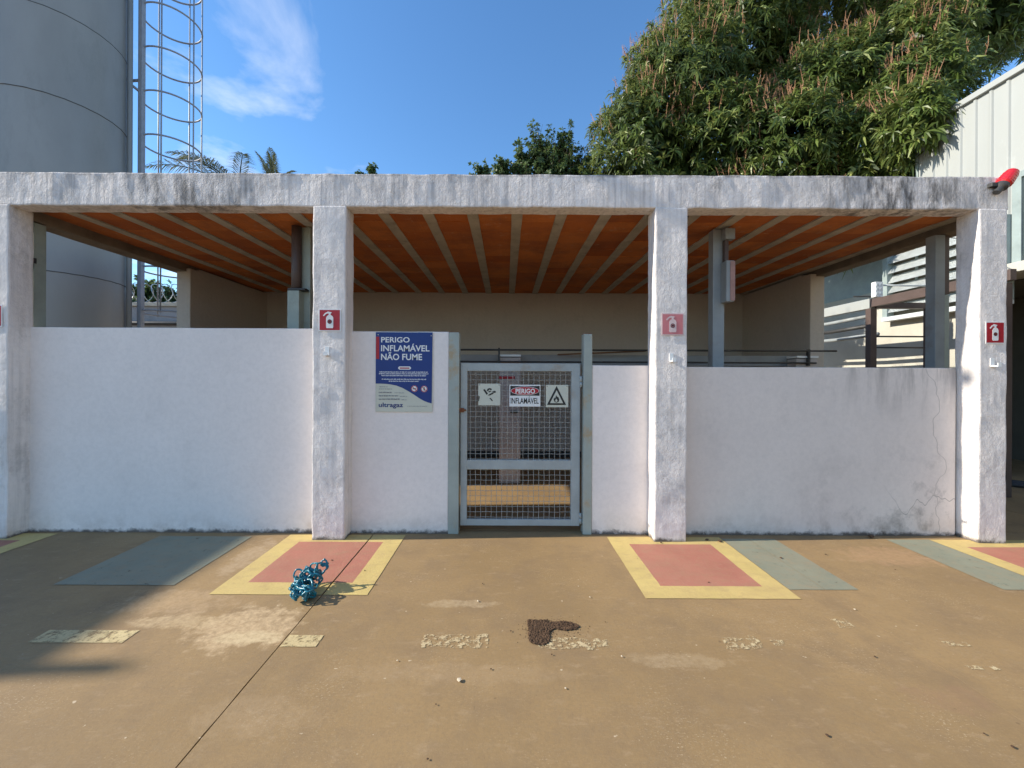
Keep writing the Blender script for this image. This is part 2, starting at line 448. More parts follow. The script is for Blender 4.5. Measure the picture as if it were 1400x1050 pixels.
# ------------------------------------------------------------------ ground
GZ = -.03
bm = bmesh.new()
q = 900
f = bm.faces.new([bm.verts.new(p) for p in ((-q, -q, GZ), (q, -q, GZ), (q, q, GZ), (-q, q, GZ))])
from_bm('ground', bm, 'earth', kind='structure')
yard = bpy.data.objects.new('yard_pavement', None); COL.objects.link(yard); WL[yard] = Vector((0, 0, 0)); yard['kind'] = 'structure'
JX = [-18.48, -15.03, -11.58, -8.13, -4.68, -1.235, 2.235, 5.68, 9.13, 12.58]
JY = [-9.4, -2.6, 3.9, 10.4]
G = .0035
for i in range(len(JX) - 1):
    for j in range(len(JY) - 1):
        gl, gr_ = (.0007 if JX[k] == 2.235 else G for k in (i, i + 1))
        x0, x1, y0, y1 = JX[i] + gl, JX[i + 1] - gr_, JY[j] + G, JY[j + 1] - G
        # joints wander and chip a little
        bm = bmesh.new(); top, bot = [], []
        def side(xa, ya, xb, yb, n):
            for k in range(n):
                s = k / n; x, y = xa + (xb - xa) * s, ya + (yb - ya) * s
                w = (.0035 if gl == gr_ else .0003) * mnoise.noise(Vector((x * 9, y * 9, i + 3.3 * j)))
                top.append((x + w, y + w))
        side(x0, y0, x1, y0, 6); side(x1, y0, x1, y1, 90); side(x1, y1, x0, y1, 6); side(x0, y1, x0, y0, 90)
        tv = [bm.verts.new((x, y, 0)) for x, y in top]; bv = [bm.verts.new((x, y, GZ + .004)) for x, y in top]
        bm.faces.new(tv)
        for k in range(len(tv)): bm.faces.new((tv[k], bv[k], bv[(k + 1) % len(tv)], tv[(k + 1) % len(tv)]))
        bmesh.ops.recalc_face_normals(bm, faces=bm.faces)
        from_bm('concrete_slab', bm, 'yard_paint', yard)
def mark(name, rects, mat, z=.003, jag=.006):
    """painted sheets, broken where they cross the slab joints"""
    bm = bmesh.new()
    for x0, x1, y0, y1 in rects:
        cuts = [x0] + [j for j in JX if x0 + .02 < j < x1 - .02] + [x1]
        for a, b in zip(cuts, cuts[1:]):
            xa = a + ((.0015 if a == 2.235 else .006) if a != x0 else 0); xb = b - ((.0015 if b == 2.235 else .006) if b != x1 else 0)
            n = max(4, int((xb - xa) / .03)); m = max(4, int((y1 - y0) / .03)); P = []
            for k in range(n): P.append((xa + (xb - xa) * k / n, y0))
            for k in range(m): P.append((xb, y0 + (y1 - y0) * k / m))
            for k in range(n): P.append((xb - (xb - xa) * k / n, y1))
            for k in range(m): P.append((xa, y1 - (y1 - y0) * k / m))
            bm.faces.new([bm.verts.new((x + jag * .5 * mnoise.noise(Vector((x * 14, y * 14, 1))), y + jag * .5 * mnoise.noise(Vector((x * 14, y * 14, 7))), z)) for x, y in P])
    for f in bm.faces:
        f.normal_update()
        if f.normal.z < 0: f.normal_flip()
    return from_bm(name, bm, mat, yard)
def bay(X0, X1, Y0, Y1, b=.16, bt=.16):
    mark('painted_border', [(X0, X1, Y0, Y0 + b), (X0, X0 + b, Y0 + b, Y1 - bt), (X1 - b, X1, Y0 + b, Y1 - bt), (X0, X1, Y1 - bt, Y1)], 'mark_yellow')
    mark('painted_bay', [(X0 + b, X1 - b, Y0 + b, Y1 - bt)], 'mark_pink')
bay(-2.0, -.93, 2.715, 3.75); bay(.94, 1.98, 2.69, 3.73); bay(-5.22, -4.17, 2.72, 3.75); bay(3.90, 4.95, 2.66, 3.70)
mark('painted_patch', [(-3.18, -2.33, 2.83, 3.70)], 'mark_green')
mark('painted_patch', [(1.985, 2.47, 2.81, 3.70)], 'mark_green')
mark('painted_patch', [(3.50, 3.895, 2.82, 3.70)], 'mark_green')
mark('painted_dash', [(-2.63, -2.11, 2.215, 2.325)], 'mark_cream')
mark('painted_dash', [(-1.225, -1.03, 2.19, 2.29)], 'mark_cream')
for a in ((-.46, -.09, 2.19, 2.30), (.18, .58, 2.18, 2.27), (1.22, 1.42, 2.19, 2.29), (1.49, 1.56, 2.22, 2.27)):
    mark('painted_dash', [a], 'mark_flaked', jag=.05)
mark('painted_dash', [(1.98, 2.08, 2.38, 2.47)], 'mark_flaked')
mark('painted_dash', [(2.36, 2.52, 2.04, 2.07)], 'mark_flaked'); mark('painted_dash', [(2.45, 2.58, 2.22, 2.26)], 'mark_flaked')

# ------------------------------------------------------------------ gas shelter
FY = 3.63            # front plane of the frame
sh = thing('gas_shelter', (0, 5.5, 0), 'white plastered concrete shelter with four columns, half walls and flat orange block ceiling', 'shelter')
COLS = [(-4.79, -4.49), (-1.75, -1.452), (1.34, 1.63), (4.262, 4.512)]
for a, b in COLS:
    rough_box('column', a, b, FY - .006, 3.822, -.01, 3.02, 'column_plaster', sh, amp=.0055, step=.06, bev=.014)
rough_box('front_beam', -5.3, 4.53, FY, 3.80, 3.012, 3.312, 'frame_plaster', sh, amp=.007, step=.06, bev=.014)
WY0, WY1 = 3.795, 3.93
rough_box('half_wall', -4.505, -1.74, WY0, WY1, -.01, 1.93, 'wall_paint', sh, amp=.002, step=.2, bev=.008)
rough_box('half_wall', -1.465, -.542, WY0, WY1, -.01, 1.905, 'wall_paint', sh, amp=.002, step=.2, bev=.008)
rough_box('half_wall', .812, 1.353, WY0, WY1, -.01, 1.595, 'wall_paint', sh, amp=.002, step=.2, bev=.008)
rough_box('half_wall', 1.618, 4.245, WY0, WY1, -.01, 1.585, 'wall_paint_stained', sh, amp=.002, step=.2, bev=.008)
BY = 7.5
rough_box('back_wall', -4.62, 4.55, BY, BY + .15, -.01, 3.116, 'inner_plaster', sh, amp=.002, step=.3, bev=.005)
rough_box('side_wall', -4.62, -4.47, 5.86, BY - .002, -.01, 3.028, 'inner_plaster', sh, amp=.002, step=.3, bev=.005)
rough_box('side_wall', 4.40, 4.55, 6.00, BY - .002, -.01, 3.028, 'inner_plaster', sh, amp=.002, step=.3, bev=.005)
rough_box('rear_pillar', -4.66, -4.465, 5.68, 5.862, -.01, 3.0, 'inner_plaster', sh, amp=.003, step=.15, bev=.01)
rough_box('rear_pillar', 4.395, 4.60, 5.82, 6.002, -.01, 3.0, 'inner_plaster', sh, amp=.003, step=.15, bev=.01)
rough_box('side_beam', -4.74, -4.52, 3.803, BY, 2.955, 3.118, 'edge_beam', sh, amp=.003, step=.2, bev=.01)
rough_box('side_beam', 4.48, 4.66, 3.803, BY, 2.965, 3.118, 'edge_beam', sh, amp=.003, step=.2, bev=.01)
box('baseboard', -4.45, 4.38, BY - .02, BY + .002, .0, .11, 'dark_metal', sh)
# roof: slab on joists with ceramic blocks between them
CZ = 3.05
roof = rough_box('roof_slab', -4.9, 4.72, 3.802, 7.85, CZ + .07, CZ + .19, 'joist', sh, amp=.002, step=.4, bev=.006)
SPC, JW = .43, .105
jx0 = .098
jm = None
tm = None
k0 = -11
for k in range(-10, 11):
    x = jx0 + k * SPC
    if not -4.45 < x < 4.42: continue
    if jm is None:
        bm = bmesh.new(); add_box(bm, -JW / 2, JW / 2, 0, BY - 3.802, 0, .085, .004)
        for i in range(1, 24):
            bmesh.ops.bisect_plane(bm, geom=bm.verts[:] + bm.edges[:] + bm.faces[:], plane_co=(0, i * .155, 0), plane_no=(0, 1, 0))
        for v in bm.verts: v.co += Vector(mnoise.noise_vector(v.co * 5)) * .003
        jm = bpy.data.meshes.new('joist'); bm.to_mesh(jm); bm.free()
    link_mesh('joist', jm, 'joist', roof, (x, 3.803, CZ - .006))
TL = .2842
for k in range(-11, 11):
    x0 = jx0 + k * SPC + JW / 2; x1 = x0 + SPC - JW
    if x1 < -4.5 or x0 > 4.45: continue
    if tm is None:
        w = SPC - JW
        bm = bmesh.new(); add_box(bm, -w / 2 - .01, w / 2 + .01, .0015, TL - .0015, 0, .07, .003)
        tm = bpy.data.meshes.new('ceramic_block'); bm.to_mesh(tm); bm.free()
    for i in range(13):
        y = 3.803 + i * TL
        if y + TL > BY: break
        o = link_mesh('ceramic_block', tm, 'ceramic', roof, ((x0 + x1) / 2, y, CZ + .008 + random.uniform(-.004, .004)))
        o.rotation_euler = (random.uniform(-.006, .006), random.uniform(-.008, .008), 0)

# posts behind the half walls
def steel_post(x0, x1, y, z1, mat, label):
    t = thing('steel_post', ((x0 + x1) / 2, y, 0), label, 'post')
    box('shaft', x0, x1, y, y + .1, 0.004, z1, mat, t, bev=.006)
    box('base_plate', x0 - .04, x1 + .04, y - .04, y + .14, 0.0, .012, 'dark_metal', t, bev=.002)
    return t
t = steel_post(-2.17, -2.05, 4.2, 3.036, 'steel_green', 'pale green steel post carrying a brown pipe, behind the tallest half wall')
tube('conduit', [(-2.175, 4.165, 3.03), (-2.175, 4.165, 2.6), (-2.175, 4.165, 2.36)], .05, 'pipe_brown', t, 12)
box('clamp', -2.235, -2.06, 4.105, 4.215, 2.36, 2.38, 'dark_metal', t, .003)
box('lower_casing', -2.235, -2.115, 4.10, 4.22, 1.2, 2.355, 'steel_green', t, .006)
t = steel_post(2.155, 2.275, 4.2, 3.036, 'steel_grey', 'grey steel post with pinkish switch box, behind the stained half wall')
box('junction_box', 2.24, 2.34, 4.12, 4.198, 2.91, 3.02, 'steel_grey', t, .004)
sb = box('switch_box', 2.235, 2.315, 4.09, 4.198, 2.26, 2.68, 'steel_grey', t, .006)
box('box_cover', 2.272, 2.321, 4.083, 4.10, 2.27, 2.67, 'box_pink', sb, .003)
box('conduit', 2.25, 2.29, 4.15, 4.198, 2.682, 2.908, 'pipe_brown', t, .004)
t = steel_post(4.37, 4.47, 4.10, 2.953, 'steel_grey', 'grey steel post with brown flashing beside the corner column')
box('flashing', 4.472, 4.535, 4.12, 4.20, 2.35, 2.95, 'pipe_brown', t, .004)
box('lower_casing', 4.472, 4.535, 4.12, 4.20, 1.1, 2.345, 'steel_green', t, .004)
t = steel_post(-4.64, -4.53, 3.86, 2.943, 'steel_green', 'short green steel post tucked behind the column at the tank end')
box('upper_clamp', -4.655, -4.52, 3.845, 3.87, 2.55, 2.60, 'dark_metal', t, .003)

# ------------------------------------------------------------------ gate
gt = thing('mesh_gate', (.136, 3.85, .06), 'grey painted steel gate with square wire mesh, closed between two posts', 'gate')
GX0, GX1, GZ0, GZ1 = -.432, .705, .065, 1.612
gy0, gy1 = 3.83, 3.87
W = .062
def gbox(n, *a): return box(n, *a, 'gate_paint', gt, .004)
gbox('stile', GX0, GX0 + W, gy0, gy1, GZ0, GZ1)
gbox('stile', GX1 - W - .02, GX1, gy0, gy1, GZ0, GZ1)
gbox('top_rail', GX0 + W - .002, GX1 - W - .018, gy0 + .002, gy1 - .002, GZ1 - .075, GZ1)
gbox('middle_rail', GX0 + W - .002, GX1 - W - .018, gy0 + .002, gy1 - .002, .60, .69)
gbox('bottom_rail', GX0 + W - .002, GX1 - W - .018, gy0 + .002, gy1 - .002, GZ0, GZ0 + .06)
bm = bmesh.new()
x = GX0 + W + .03
while x < GX1 - W - .02:
    wv = [(x + .0015 * math.sin(z * 40), 3.851 + .0015 * math.sin(z * 60 + x * 60), z) for z in np.linspace(GZ0 + .05, GZ1 - .06, 34)]
    add_tube(bm, wv, .0023, 5, False); x += .0505
z = GZ0 + .075
while z < GZ1 - .08:
    wv = [(xx, 3.853 + .0015 * math.sin(xx * 60 + z * 60), z + .0015 * math.sin(xx * 33 + z * 9)) for xx in np.linspace(GX0 + W - .01, GX1 - W - .01, 30)]
    add_tube(bm, wv, .0023, 5, False); z += .0505
from_bm('wire_mesh', bm, 'wire', gt, smooth=True, kind='stuff')
for z in (.14, 1.44):
    h = bmesh.new(); add_tube(h, [(GX1 + .008, 3.826, z - .05), (GX1 + .008, 3.826, z - .004)], .013, 10); add_tube(h, [(GX1 + .008, 3.826, z + .0), (GX1 + .008, 3.826, z + .05)], .013, 10)
    from_bm('hinge', h, 'gate_paint', gt, smooth=True)
l = bmesh.new(); add_tube(l, [(-.50, 3.822, 1.165), (-.38, 3.822, 1.165)], .009, 8); add_box(l, -.47, -.40, 3.816, 3.83, 1.145, 1.185, .002)
from_bm('latch', l, 'rust', gt)
def gate_post(x0, x1, z1, label):
    p = thing('gate_post', ((x0 + x1) / 2, 3.84, 0), label, 'post')
    box('shaft', x0, x1, 3.785, 3.90, 0.0, z1, 'post_paint', p, .006)
    box('cap', x0 + .004, x1 - .004, 3.79, 3.895, z1 - .001, z1 + .006, 'rust', p, .002)
    return p
gate_post(-.541, -.443, 1.90, 'rust blotched pale steel post on the latch side of the mesh gate')
gate_post(.728, .810, 1.89, 'grey steel post on the hinge side of the mesh gate')

# ------------------------------------------------------------------ rack inside the shelter
rk = thing('cylinder_rack', (0.05, 5.7, 0), 'low rack of masonry posts with a pipe and grey board inside the shelter', 'rack')
for x in (-4.1, -2.0, .055, 2.3, 4.2):
    p = rough_box('post', x - .15, x + .15, 5.62, 5.8, 0.0, 1.76, 'rack_post', rk, amp=.003, step=.2, bev=.01)
    box('cap_plate', x - .15, x + .15, 5.60, 5.82, 1.77, 1.80, 'white_enamel', p, .003)
box('strip_label', -.10, .12, 5.60, 5.612, 1.46, 1.495, 'sign_red', rk, .001)
box('strip_label', .06, .17, 5.60, 5.612, .985, 1.015, 'black_print', rk, .001)
box('board', -4.35, 4.36, 5.822, 5.845, 1.66, 1.81, 'rail_board', rk, .003)
tube('pipe', [(-4.4, 5.58, 1.865), (0, 5.58, 1.862), (4.58, 5.58, 1.868)], .013, 'dark_metal', rk, 8)
tube('pipe', [(-4.4, 5.58, 1.70), (0, 5.58, 1.697), (4.3, 5.58, 1.70)], .012, 'dark_metal', rk, 8)
for x in (-4.1, -2.0, -.10, 2.3, 4.2): box('bracket', x - .012, x + .012, 5.57, 5.62, 1.66, 1.89, 'dark_metal', rk, .002)
bm = bmesh.new(); add_box(bm, -.62, .62, -.035, .035, -.009, .009, .003)
bmesh.ops.rotate(bm, matrix=Matrix.Rotation(R(-2.5), 3, 'Y'), verts=bm.verts); bmesh.ops.translate(bm, vec=(1.35, 5.71, 1.835), verts=bm.verts)
from_bm('wooden_plank', bm, 'plank', origin=(1.35, 5.71, 1.80), label='brown wooden plank lying on top of the rack behind the gate', cat='plank')

# ------------------------------------------------------------------ signs
def plate(t, x0, x1, z0, z1, y, mat, name='panel'):
    return box(name, x0, x1, y - .003, y, z0, z1, mat, t, .0008)
SG = 3.795 / F
def S(u, v):   # picture reading of the blue notice -> wall point
    return ((500 + u / 7.5 - 692) * SG, CAM_H + (517 - (440 + v / 7.5) - 1.0) * SG)
sg = thing('safety_notice', (-.965, 3.79, 1.155), 'blue and cream danger notice reading PERIGO INFLAMÁVEL NÃO FUME on the half wall', 'sign')
x0, z1 = S(105, 106); x1, z0 = S(688, 920)
ys = 3.789
plate(sg, x0, x1, z0, z1, ys, 'sign_cream')
P = [S(105, 106), S(686, 106), S(680, 832)]
for u, v in ((640, 822), (600, 806), (560, 785), (500, 745), (440, 708), (380, 675), (320, 652), (260, 640), (200, 634), (150, 632), (105, 632)): P.append(S(u, v))
y = ys - .0034
flat('blue_field', P, y, 'sign_blue', sg)
def SR(u0, v0, u1, v1):
    a = S(u0, v1); b = S(u1, v0); return a[0], b[0], a[1], b[1]
flat('red_bar', rect_pts(*SR(108, 152, 141, 380)), y - .0010, 'sign_red', sg)
y2 = y - .0022
lettering('PERIGO', *SR(160, 155, 452, 211), y2, 'white_print', sg, .02)
lettering('INFLAMÁVEL', *SR(160, 222, 655, 301), y2, 'white_print', sg, .02)
lettering('NÃO FUME', *SR(160, 310, 580, 391), y2, 'white_print', sg, .02)
a = SR(335, 455, 467, 488)
pill = [(a[0] + (a[1] - a[0]) * .1, a[2]), (a[1] - (a[1] - a[0]) * .1, a[2]), (a[1], (a[2] + a[3]) / 2 - .004), (a[1], (a[2] + a[3]) / 2 + .004), (a[1] - (a[1] - a[0]) * .1, a[3]), (a[0] + (a[1] - a[0]) * .1, a[3]), (a[0], (a[2] + a[3]) / 2 + .004), (a[0], (a[2] + a[3]) / 2 - .004)]
flat('pill', pill, y - .001, 'white_print', sg)
flat('pill_print', rect_pts(*SR(352, 466, 450, 478)), y - .002, 'sign_red', sg)
def fine_print(u0, u1, v, hgt, mat, seed):
    """illegible print: broken strokes of word length"""
    rr = random.Random(seed); bm = bmesh.new(); u = u0
    while u < u1:
        w = rr.uniform(9, 38); e = min(u + w, u1)
        k = u
        while k < e:
            kw = rr.uniform(2.2, 4.2); a = S(k, v + hgt * rr.uniform(.8, 1)); b = S(min(k + kw, e), v + (0 if rr.random() < .3 else hgt * .2))
            f = bm.faces.new([bm.verts.new((p[0], y - .0012, p[1])) for p in (a, (b[0], a[1]), b, (a[0], b[1]))])
            k += kw + 1.4
        u = e + 5
    from_bm('fine_print', bm, mat, sg)
for i, (u0, u1, v) in enumerate(((145, 640, 506), (140, 645, 524), (165, 622, 543), (168, 625, 580), (240, 548, 600))): fine_print(u0, u1, v, 13, 'white_print', i)
for i, (u0, u1, v, h) in enumerate(((143, 228, 660, 9), (140, 275, 682, 9), (138, 275, 714, 16), (300, 395, 722, 7), (138, 340, 748, 16), (355, 430, 757, 7), (138, 352, 782, 17), (372, 425, 792, 8), (430, 635, 858, 7))):
    fine_print(u0, u1, v, h, 'print_grey', 20 + i)
lettering('ultragaz', *SR(138, 826, 388, 886), y - .0012, 'print_blue', sg, .022)
for cu, cv in ((502, 682), (602, 684)):
    c = S(cu, cv); r = 34 / 7.5 * SG
    flat('round_symbol', disc_pts(c, r), y - .0002, 'white_print', sg, .001)
    ring('prohibition_ring', c, r * .98, r * .78, y - .0010, 'sign_red', sg)
    d = r * .66
    flat('prohibition_bar', [(c[0] - d - .002, c[1] + d - .002), (c[0] - d + .002, c[1] + d + .002), (c[0] + d + .002, c[1] - d + .002), (c[0] + d - .002, c[1] - d - .002)], y - .002, 'sign_red', sg)
    flat('symbol_figure', rect_pts(c[0] - r * .5, c[0] + r * .5, c[1] - r * .12, c[1] + r * .1) if cu < 550 else rect_pts(c[0] - r * .16, c[0] + r * .16, c[1] - r * .5, c[1] + r * .5), y - .0014, 'black_print', sg)
for u, v in ((130, 132), (672, 140)):
    c = S(u, v); flat('screw', disc_pts(c, .006, n=10), y - .001, 'wire', sg, .003)

# three plates on the gate
GG = 3.835 / F
def Q(u, v): return ((600 + u / 6.364 - 692) * GG, CAM_H + (517 - (440 + v / 6.364) - .3) * GG)
def QR(u0, v0, u1, v1):
    a = Q(u0, v1); b = Q(u1, v0); return a[0], b[0], a[1], b[1]
yg = 3.8485
def gate_sign(r, label, mat='sign_cream'):
    a = QR(*r); t = thing('warning_plate', ((a[0] + a[1]) / 2, yg, a[2]), label, 'sign')
    plate(t, *a, yg, mat)
    for sx in (.06, .94):
        flat('tie', disc_pts((a[0] + (a[1] - a[0]) * sx, a[3] - .012), .004, n=8), yg - .0035, 'dark_metal', t, .002)
    return t
t = gate_sign((343, 537, 535, 726), 'worn cream plate with a flaked match symbol on the gate mesh')
yy = yg - .0036
for poly in (((385, 590), (400, 585), (428, 625), (415, 635)), ((415, 600), (425, 580), (445, 575), (462, 583), (455, 595), (440, 588), (428, 602)), ((425, 640), (440, 628), (470, 612), (478, 622), (445, 640)), ((462, 605), (490, 598), (500, 612), (480, 618)), ((440, 665), (450, 660), (470, 682), (464, 690)), ((345, 640), (356, 650), (350, 690), (345, 690)), ((430, 605), (450, 598), (458, 604), (436, 614))):
    flat('symbol_flake', [Q(*p) for p in poly], yy, 'black_print', t)
t = gate_sign((615, 545, 885, 735), 'white plate reading PERIGO in red oval above INFLAMÁVEL on the gate mesh', 'white_print')
a = QR(622, 556, 878, 640); flat('black_header', rect_pts(*a), yy, 'black_print', t)
c = ((a[0] + a[1]) / 2, (a[2] + a[3]) / 2)
flat('white_oval', disc_pts(c, 1, (a[1] - a[0]) * .485, (a[3] - a[2]) * .44), yy - .001, 'white_print', t)
flat('red_oval', disc_pts(c, 1, (a[1] - a[0]) * .47, (a[3] - a[2]) * .40), yy - .002, 'sign_red', t)
lettering('PERIGO', *QR(668, 578, 838, 622), yy - .0034, 'white_print', t, .03)
lettering('INFLAMÁVEL', *QR(626, 646, 870, 710), yy - .001, 'black_print', t, .012)
t = gate_sign((933, 545, 1128, 740), 'cream plate with a black flame in a triangle on the gate mesh')
def tri(s, cx=1026, cy=658): return [Q(cx - 84 * s, cy + 62 * s), Q(cx + 84 * s, cy + 62 * s), Q(cx, cy - 104 * s)]
flat('black_triangle', tri(1), yy, 'black_print', t)
flat('cream_triangle', tri(.68, 1026, 662), yy - .001, 'sign_cream', t)
flat('flame', [Q(*p) for p in ((1010, 695), (1000, 676), (1005, 655), (1013, 664), (1022, 634), (1034, 652), (1040, 648), (1050, 672), (1044, 692), (1028, 700))], yy - .002, 'black_print', t)
flat('flame_core', [Q(*p) for p in ((1018, 692), (1014, 680), (1024, 664), (1034, 682), (1030, 693))], yy - .003, 'sign_cream', t)

# extinguisher plates and hooks on the columns
def ext_sign(x0, x1, z0, z1, label, red='sign_red', white='white_print'):
    y = FY - .0085
    t = thing('extinguisher_sign', ((x0 + x1) / 2, y, z0), label, 'sign')
    plate(t, x0, x1, z0, z1, y, white)
    w, h = x1 - x0, z1 - z0
    def U(u, v): return (x0 + u * w, z0 + v * h)
    flat('red_field', [U(.05, .05), U(.95, .05), U(.95, .95), U(.05, .95)], y - .0034, red, t)
    yb = y - .0046
    flat('cylinder_symbol', [U(.36, .14), U(.64, .14), U(.66, .2), U(.66, .6), U(.62, .68), U(.54, .73), U(.54, .78), U(.60, .84), U(.42, .88), U(.28, .80), U(.20, .70), U(.24, .67), U(.34, .77), U(.44, .80), U(.46, .73), U(.38, .68), U(.34, .6), U(.34, .2)], yb, white, t)
    flat('round_symbol', disc_pts(U(.5, .43), w * .10, n=16), yb - .001, 'black_print', t)
    ring('symbol_ring', U(.5, .43), w * .07, w * .05, yb - .002, red, t, n=16)
ext_sign(-1.69, -1.488, 1.884, 2.086, 'red extinguisher plate above a bent hook on the column by the blue notice')
ext_sign(1.395, 1.597, 1.862, 2.062, 'sun faded pink extinguisher plate on the column between gate and stained wall', 'sign_faded', 'sign_faded_white')
ext_sign(4.312, 4.482, 1.80, 2.0, 'red extinguisher plate on the mould streaked corner column')
ext_sign(-4.735, -4.535, 1.91, 2.11, 'red extinguisher plate on the column beside the tank')
def hook(x, z, label, s=1):
    t = thing('extinguisher_hook', (x, FY - .006, z), label, 'hook')
    y = FY - .008
    box('back_plate', x - .018 * s, x + .018 * s, y - .004, y + .002, z - .02, z + .055 * s, 'white_enamel', t, .001)
    bm = bmesh.new(); add_box(bm, x - .012 * s, x + .02 * s, y - .05, y - .004, z - .022, z - .012, .001); add_box(bm, x - .012 * s, x + .02 * s, y - .054, y - .048, z - .022, z + .012, .001)
    from_bm('prong', bm, 'white_enamel', t)
hook(-1.612, 1.685, 'small white metal hook on the column by the blue notice', 1.1)
hook(1.487, 1.645, 'small white metal hook under the faded pink plate')
hook(4.375, 1.615, 'small white metal hook on the mould streaked corner column')

# beacon on the beam end
bc = thing('beacon_lamp', (4.44, 3.61, 3.20), 'red warning beacon tilted on the beam end by the clad building', 'lamp')
tiltm = Matrix.Translation((4.39, 3.60, 3.165)) @ Matrix.Rotation(R(38), 4, 'Y') @ Matrix.Scale(.86, 4)
def lathe(name, prof, mat, parent, M, n=20):
    bm = bmesh.new(); rings = []
    for r, z in prof:
        rings.append([bm.verts.new(M @ Vector((r * math.cos(2 * math.pi * k / n), r * math.sin(2 * math.pi * k / n), z))) for k in range(n)])
    for a, b in zip(rings, rings[1:]):
        for k in range(n): bm.faces.new((a[k], a[(k + 1) % n], b[(k + 1) % n], b[k]))
    bm.faces.new(rings[0][::-1]); bm.faces.new(rings[-1])
    return from_bm(name, bm, mat, parent, smooth=False)
lathe('base', [(.03, -.02), (.035, .03), (.055, .05), (.055, .085)], 'dark_metal', bc, tiltm)
ln = lathe('lens', [(.054, .085), (.066, .10), (.064, .15), (.060, .2), (.052, .25), (.036, .262)], 'beacon_red', bc, tiltm)
for z in (.115, .145, .175, .205):
    lathe('lens_rib', [(.067 - (z - .1) * .08, z), (.0695 - (z - .1) * .08, z + .006), (.067 - (z - .1) * .08, z + .012)], 'beacon_red', ln, tiltm)
box('bracket', 4.33, 4.41, 3.59, 3.632, 3.205, 3.24, 'dark_metal', bc, .004)
tube('cable', [(4.53, 3.6, 3.34), (4.6, 3.7, 3.33), (4.8, 4.2, 3.46), (5.4, 5.0, 3.55), (6.6, 6.0, 3.6), (7.59, 6.3, 3.62)], .006, 'dark_metal', bc, 6)

# ------------------------------------------------------------------ water tank with caged ladder
ZT = 6.45
TR = .115 * ZT
TC = Vector((-1.028 * ZT, .921 * ZT, 0))
tk = thing('water_tank', (TC.x, TC.y, 0), 'tall grey green cylindrical steel water tank with welded rings', 'tank')
zs = [0.0, .52, 1.70, 2.88, 4.06, 5.25, 6.40, 7.55, 8.3]
for i, (a, b) in enumerate(zip(zs, zs[1:])):
    bm = bmesh.new(); n = 72; r = TR + (.003 if i % 2 else 0); rings = []
    for z in (a, b): rings.append([bm.verts.new((TC.x + r * math.cos(2 * math.pi * k / n), TC.y + r * math.sin(2 * math.pi * k / n), z)) for k in range(n)])
    for k in range(n): bm.faces.new((rings[0][k], rings[0][(k + 1) % n], rings[1][(k + 1) % n], rings[1][k]))
    if i == 0: bm.faces.new(rings[0][::-1])
    if b == zs[-1]: bm.faces.new(rings[1])
    c = from_bm('shell_ring', bm, 'tank_paint', tk, smooth=False)
    for p in c.data.polygons: p.use_smooth = abs(p.normal.z) < .5
    if 0 < i:
        bm = bmesh.new()
        add_tube(bm, [(TC.x + (TR + .001) * math.cos(2 * math.pi * k / 96), TC.y + (TR + .001) * math.sin(2 * math.pi * k / 96), a + .002 * math.sin(k * 1.7)) for k in range(97)], .0065, 6, False)
        from_bm('weld_seam', bm, 'weld', tk, smooth=True)
outw = Vector((.727, .687, 0)); al = Vector((-.687, .727, 0))
T0 = Vector((-.945 * ZT, ZT, 0))
tube('down_pipe', [T0 + outw * .03 - al * .18 + Vector((0, 0, z)) for z in (.02, 4, 8.25)], .035, 'tank_paint', tk, 10)
ld = thing('caged_ladder', tuple(T0 + outw * .18), 'grey steel ladder with round safety cage beside the water tank', 'ladder')
B = T0 + outw * .17
for s in (-1, 1):
    a = B + al * .2 * s
    beam_between('stile', a + Vector((0, 0, 0)), a + Vector((0, 0, 8.9)), .05, .07, 'ladder_paint', ld)
for k in range(28):
    z = .4 + k * .3
    tube('rung', [B - al * .2 + Vector((0, 0, z)), B + al * .2 + Vector((0, 0, z))], .011, 'ladder_paint', ld, 6)
hr = .40
for k in range(9):
    z = 2.53 + .703 * k
    pts = []
    for q in np.linspace(-150, 150, 29):
        pts.append(B + outw * (.38 + hr * 1.02 * math.cos(R(q))) + al * (hr * math.sin(R(q))) + Vector((0, 0, z)))
    pts = [B - al * .2 + Vector((0, 0, z))] + pts + [B + al * .2 + Vector((0, 0, z))]
    bm = bmesh.new()
    add_tube(bm, pts, .014, 6)
    from_bm('cage_hoop', bm, 'ladder_paint', ld, smooth=True)
for q in (-112, -50, 0, 50, 112):
    p = B + outw * (.38 + hr * 1.02 * math.cos(R(q))) + al * (hr * math.sin(R(q)))
    tube('cage_bar', [p + Vector((0, 0, 2.5)), p + Vector((0, 0, 8.9))], .011, 'ladder_paint', ld, 6)
for z in (1.5, 3.9, 6.2, 8.0):
    for s in (-1, 1):
        a = B + al * .2 * s + Vector((0, 0, z)); beam_between('wall_bracket', a, a - outw * .15 - al * .17 * s, .03, .03, 'ladder_paint', ld)

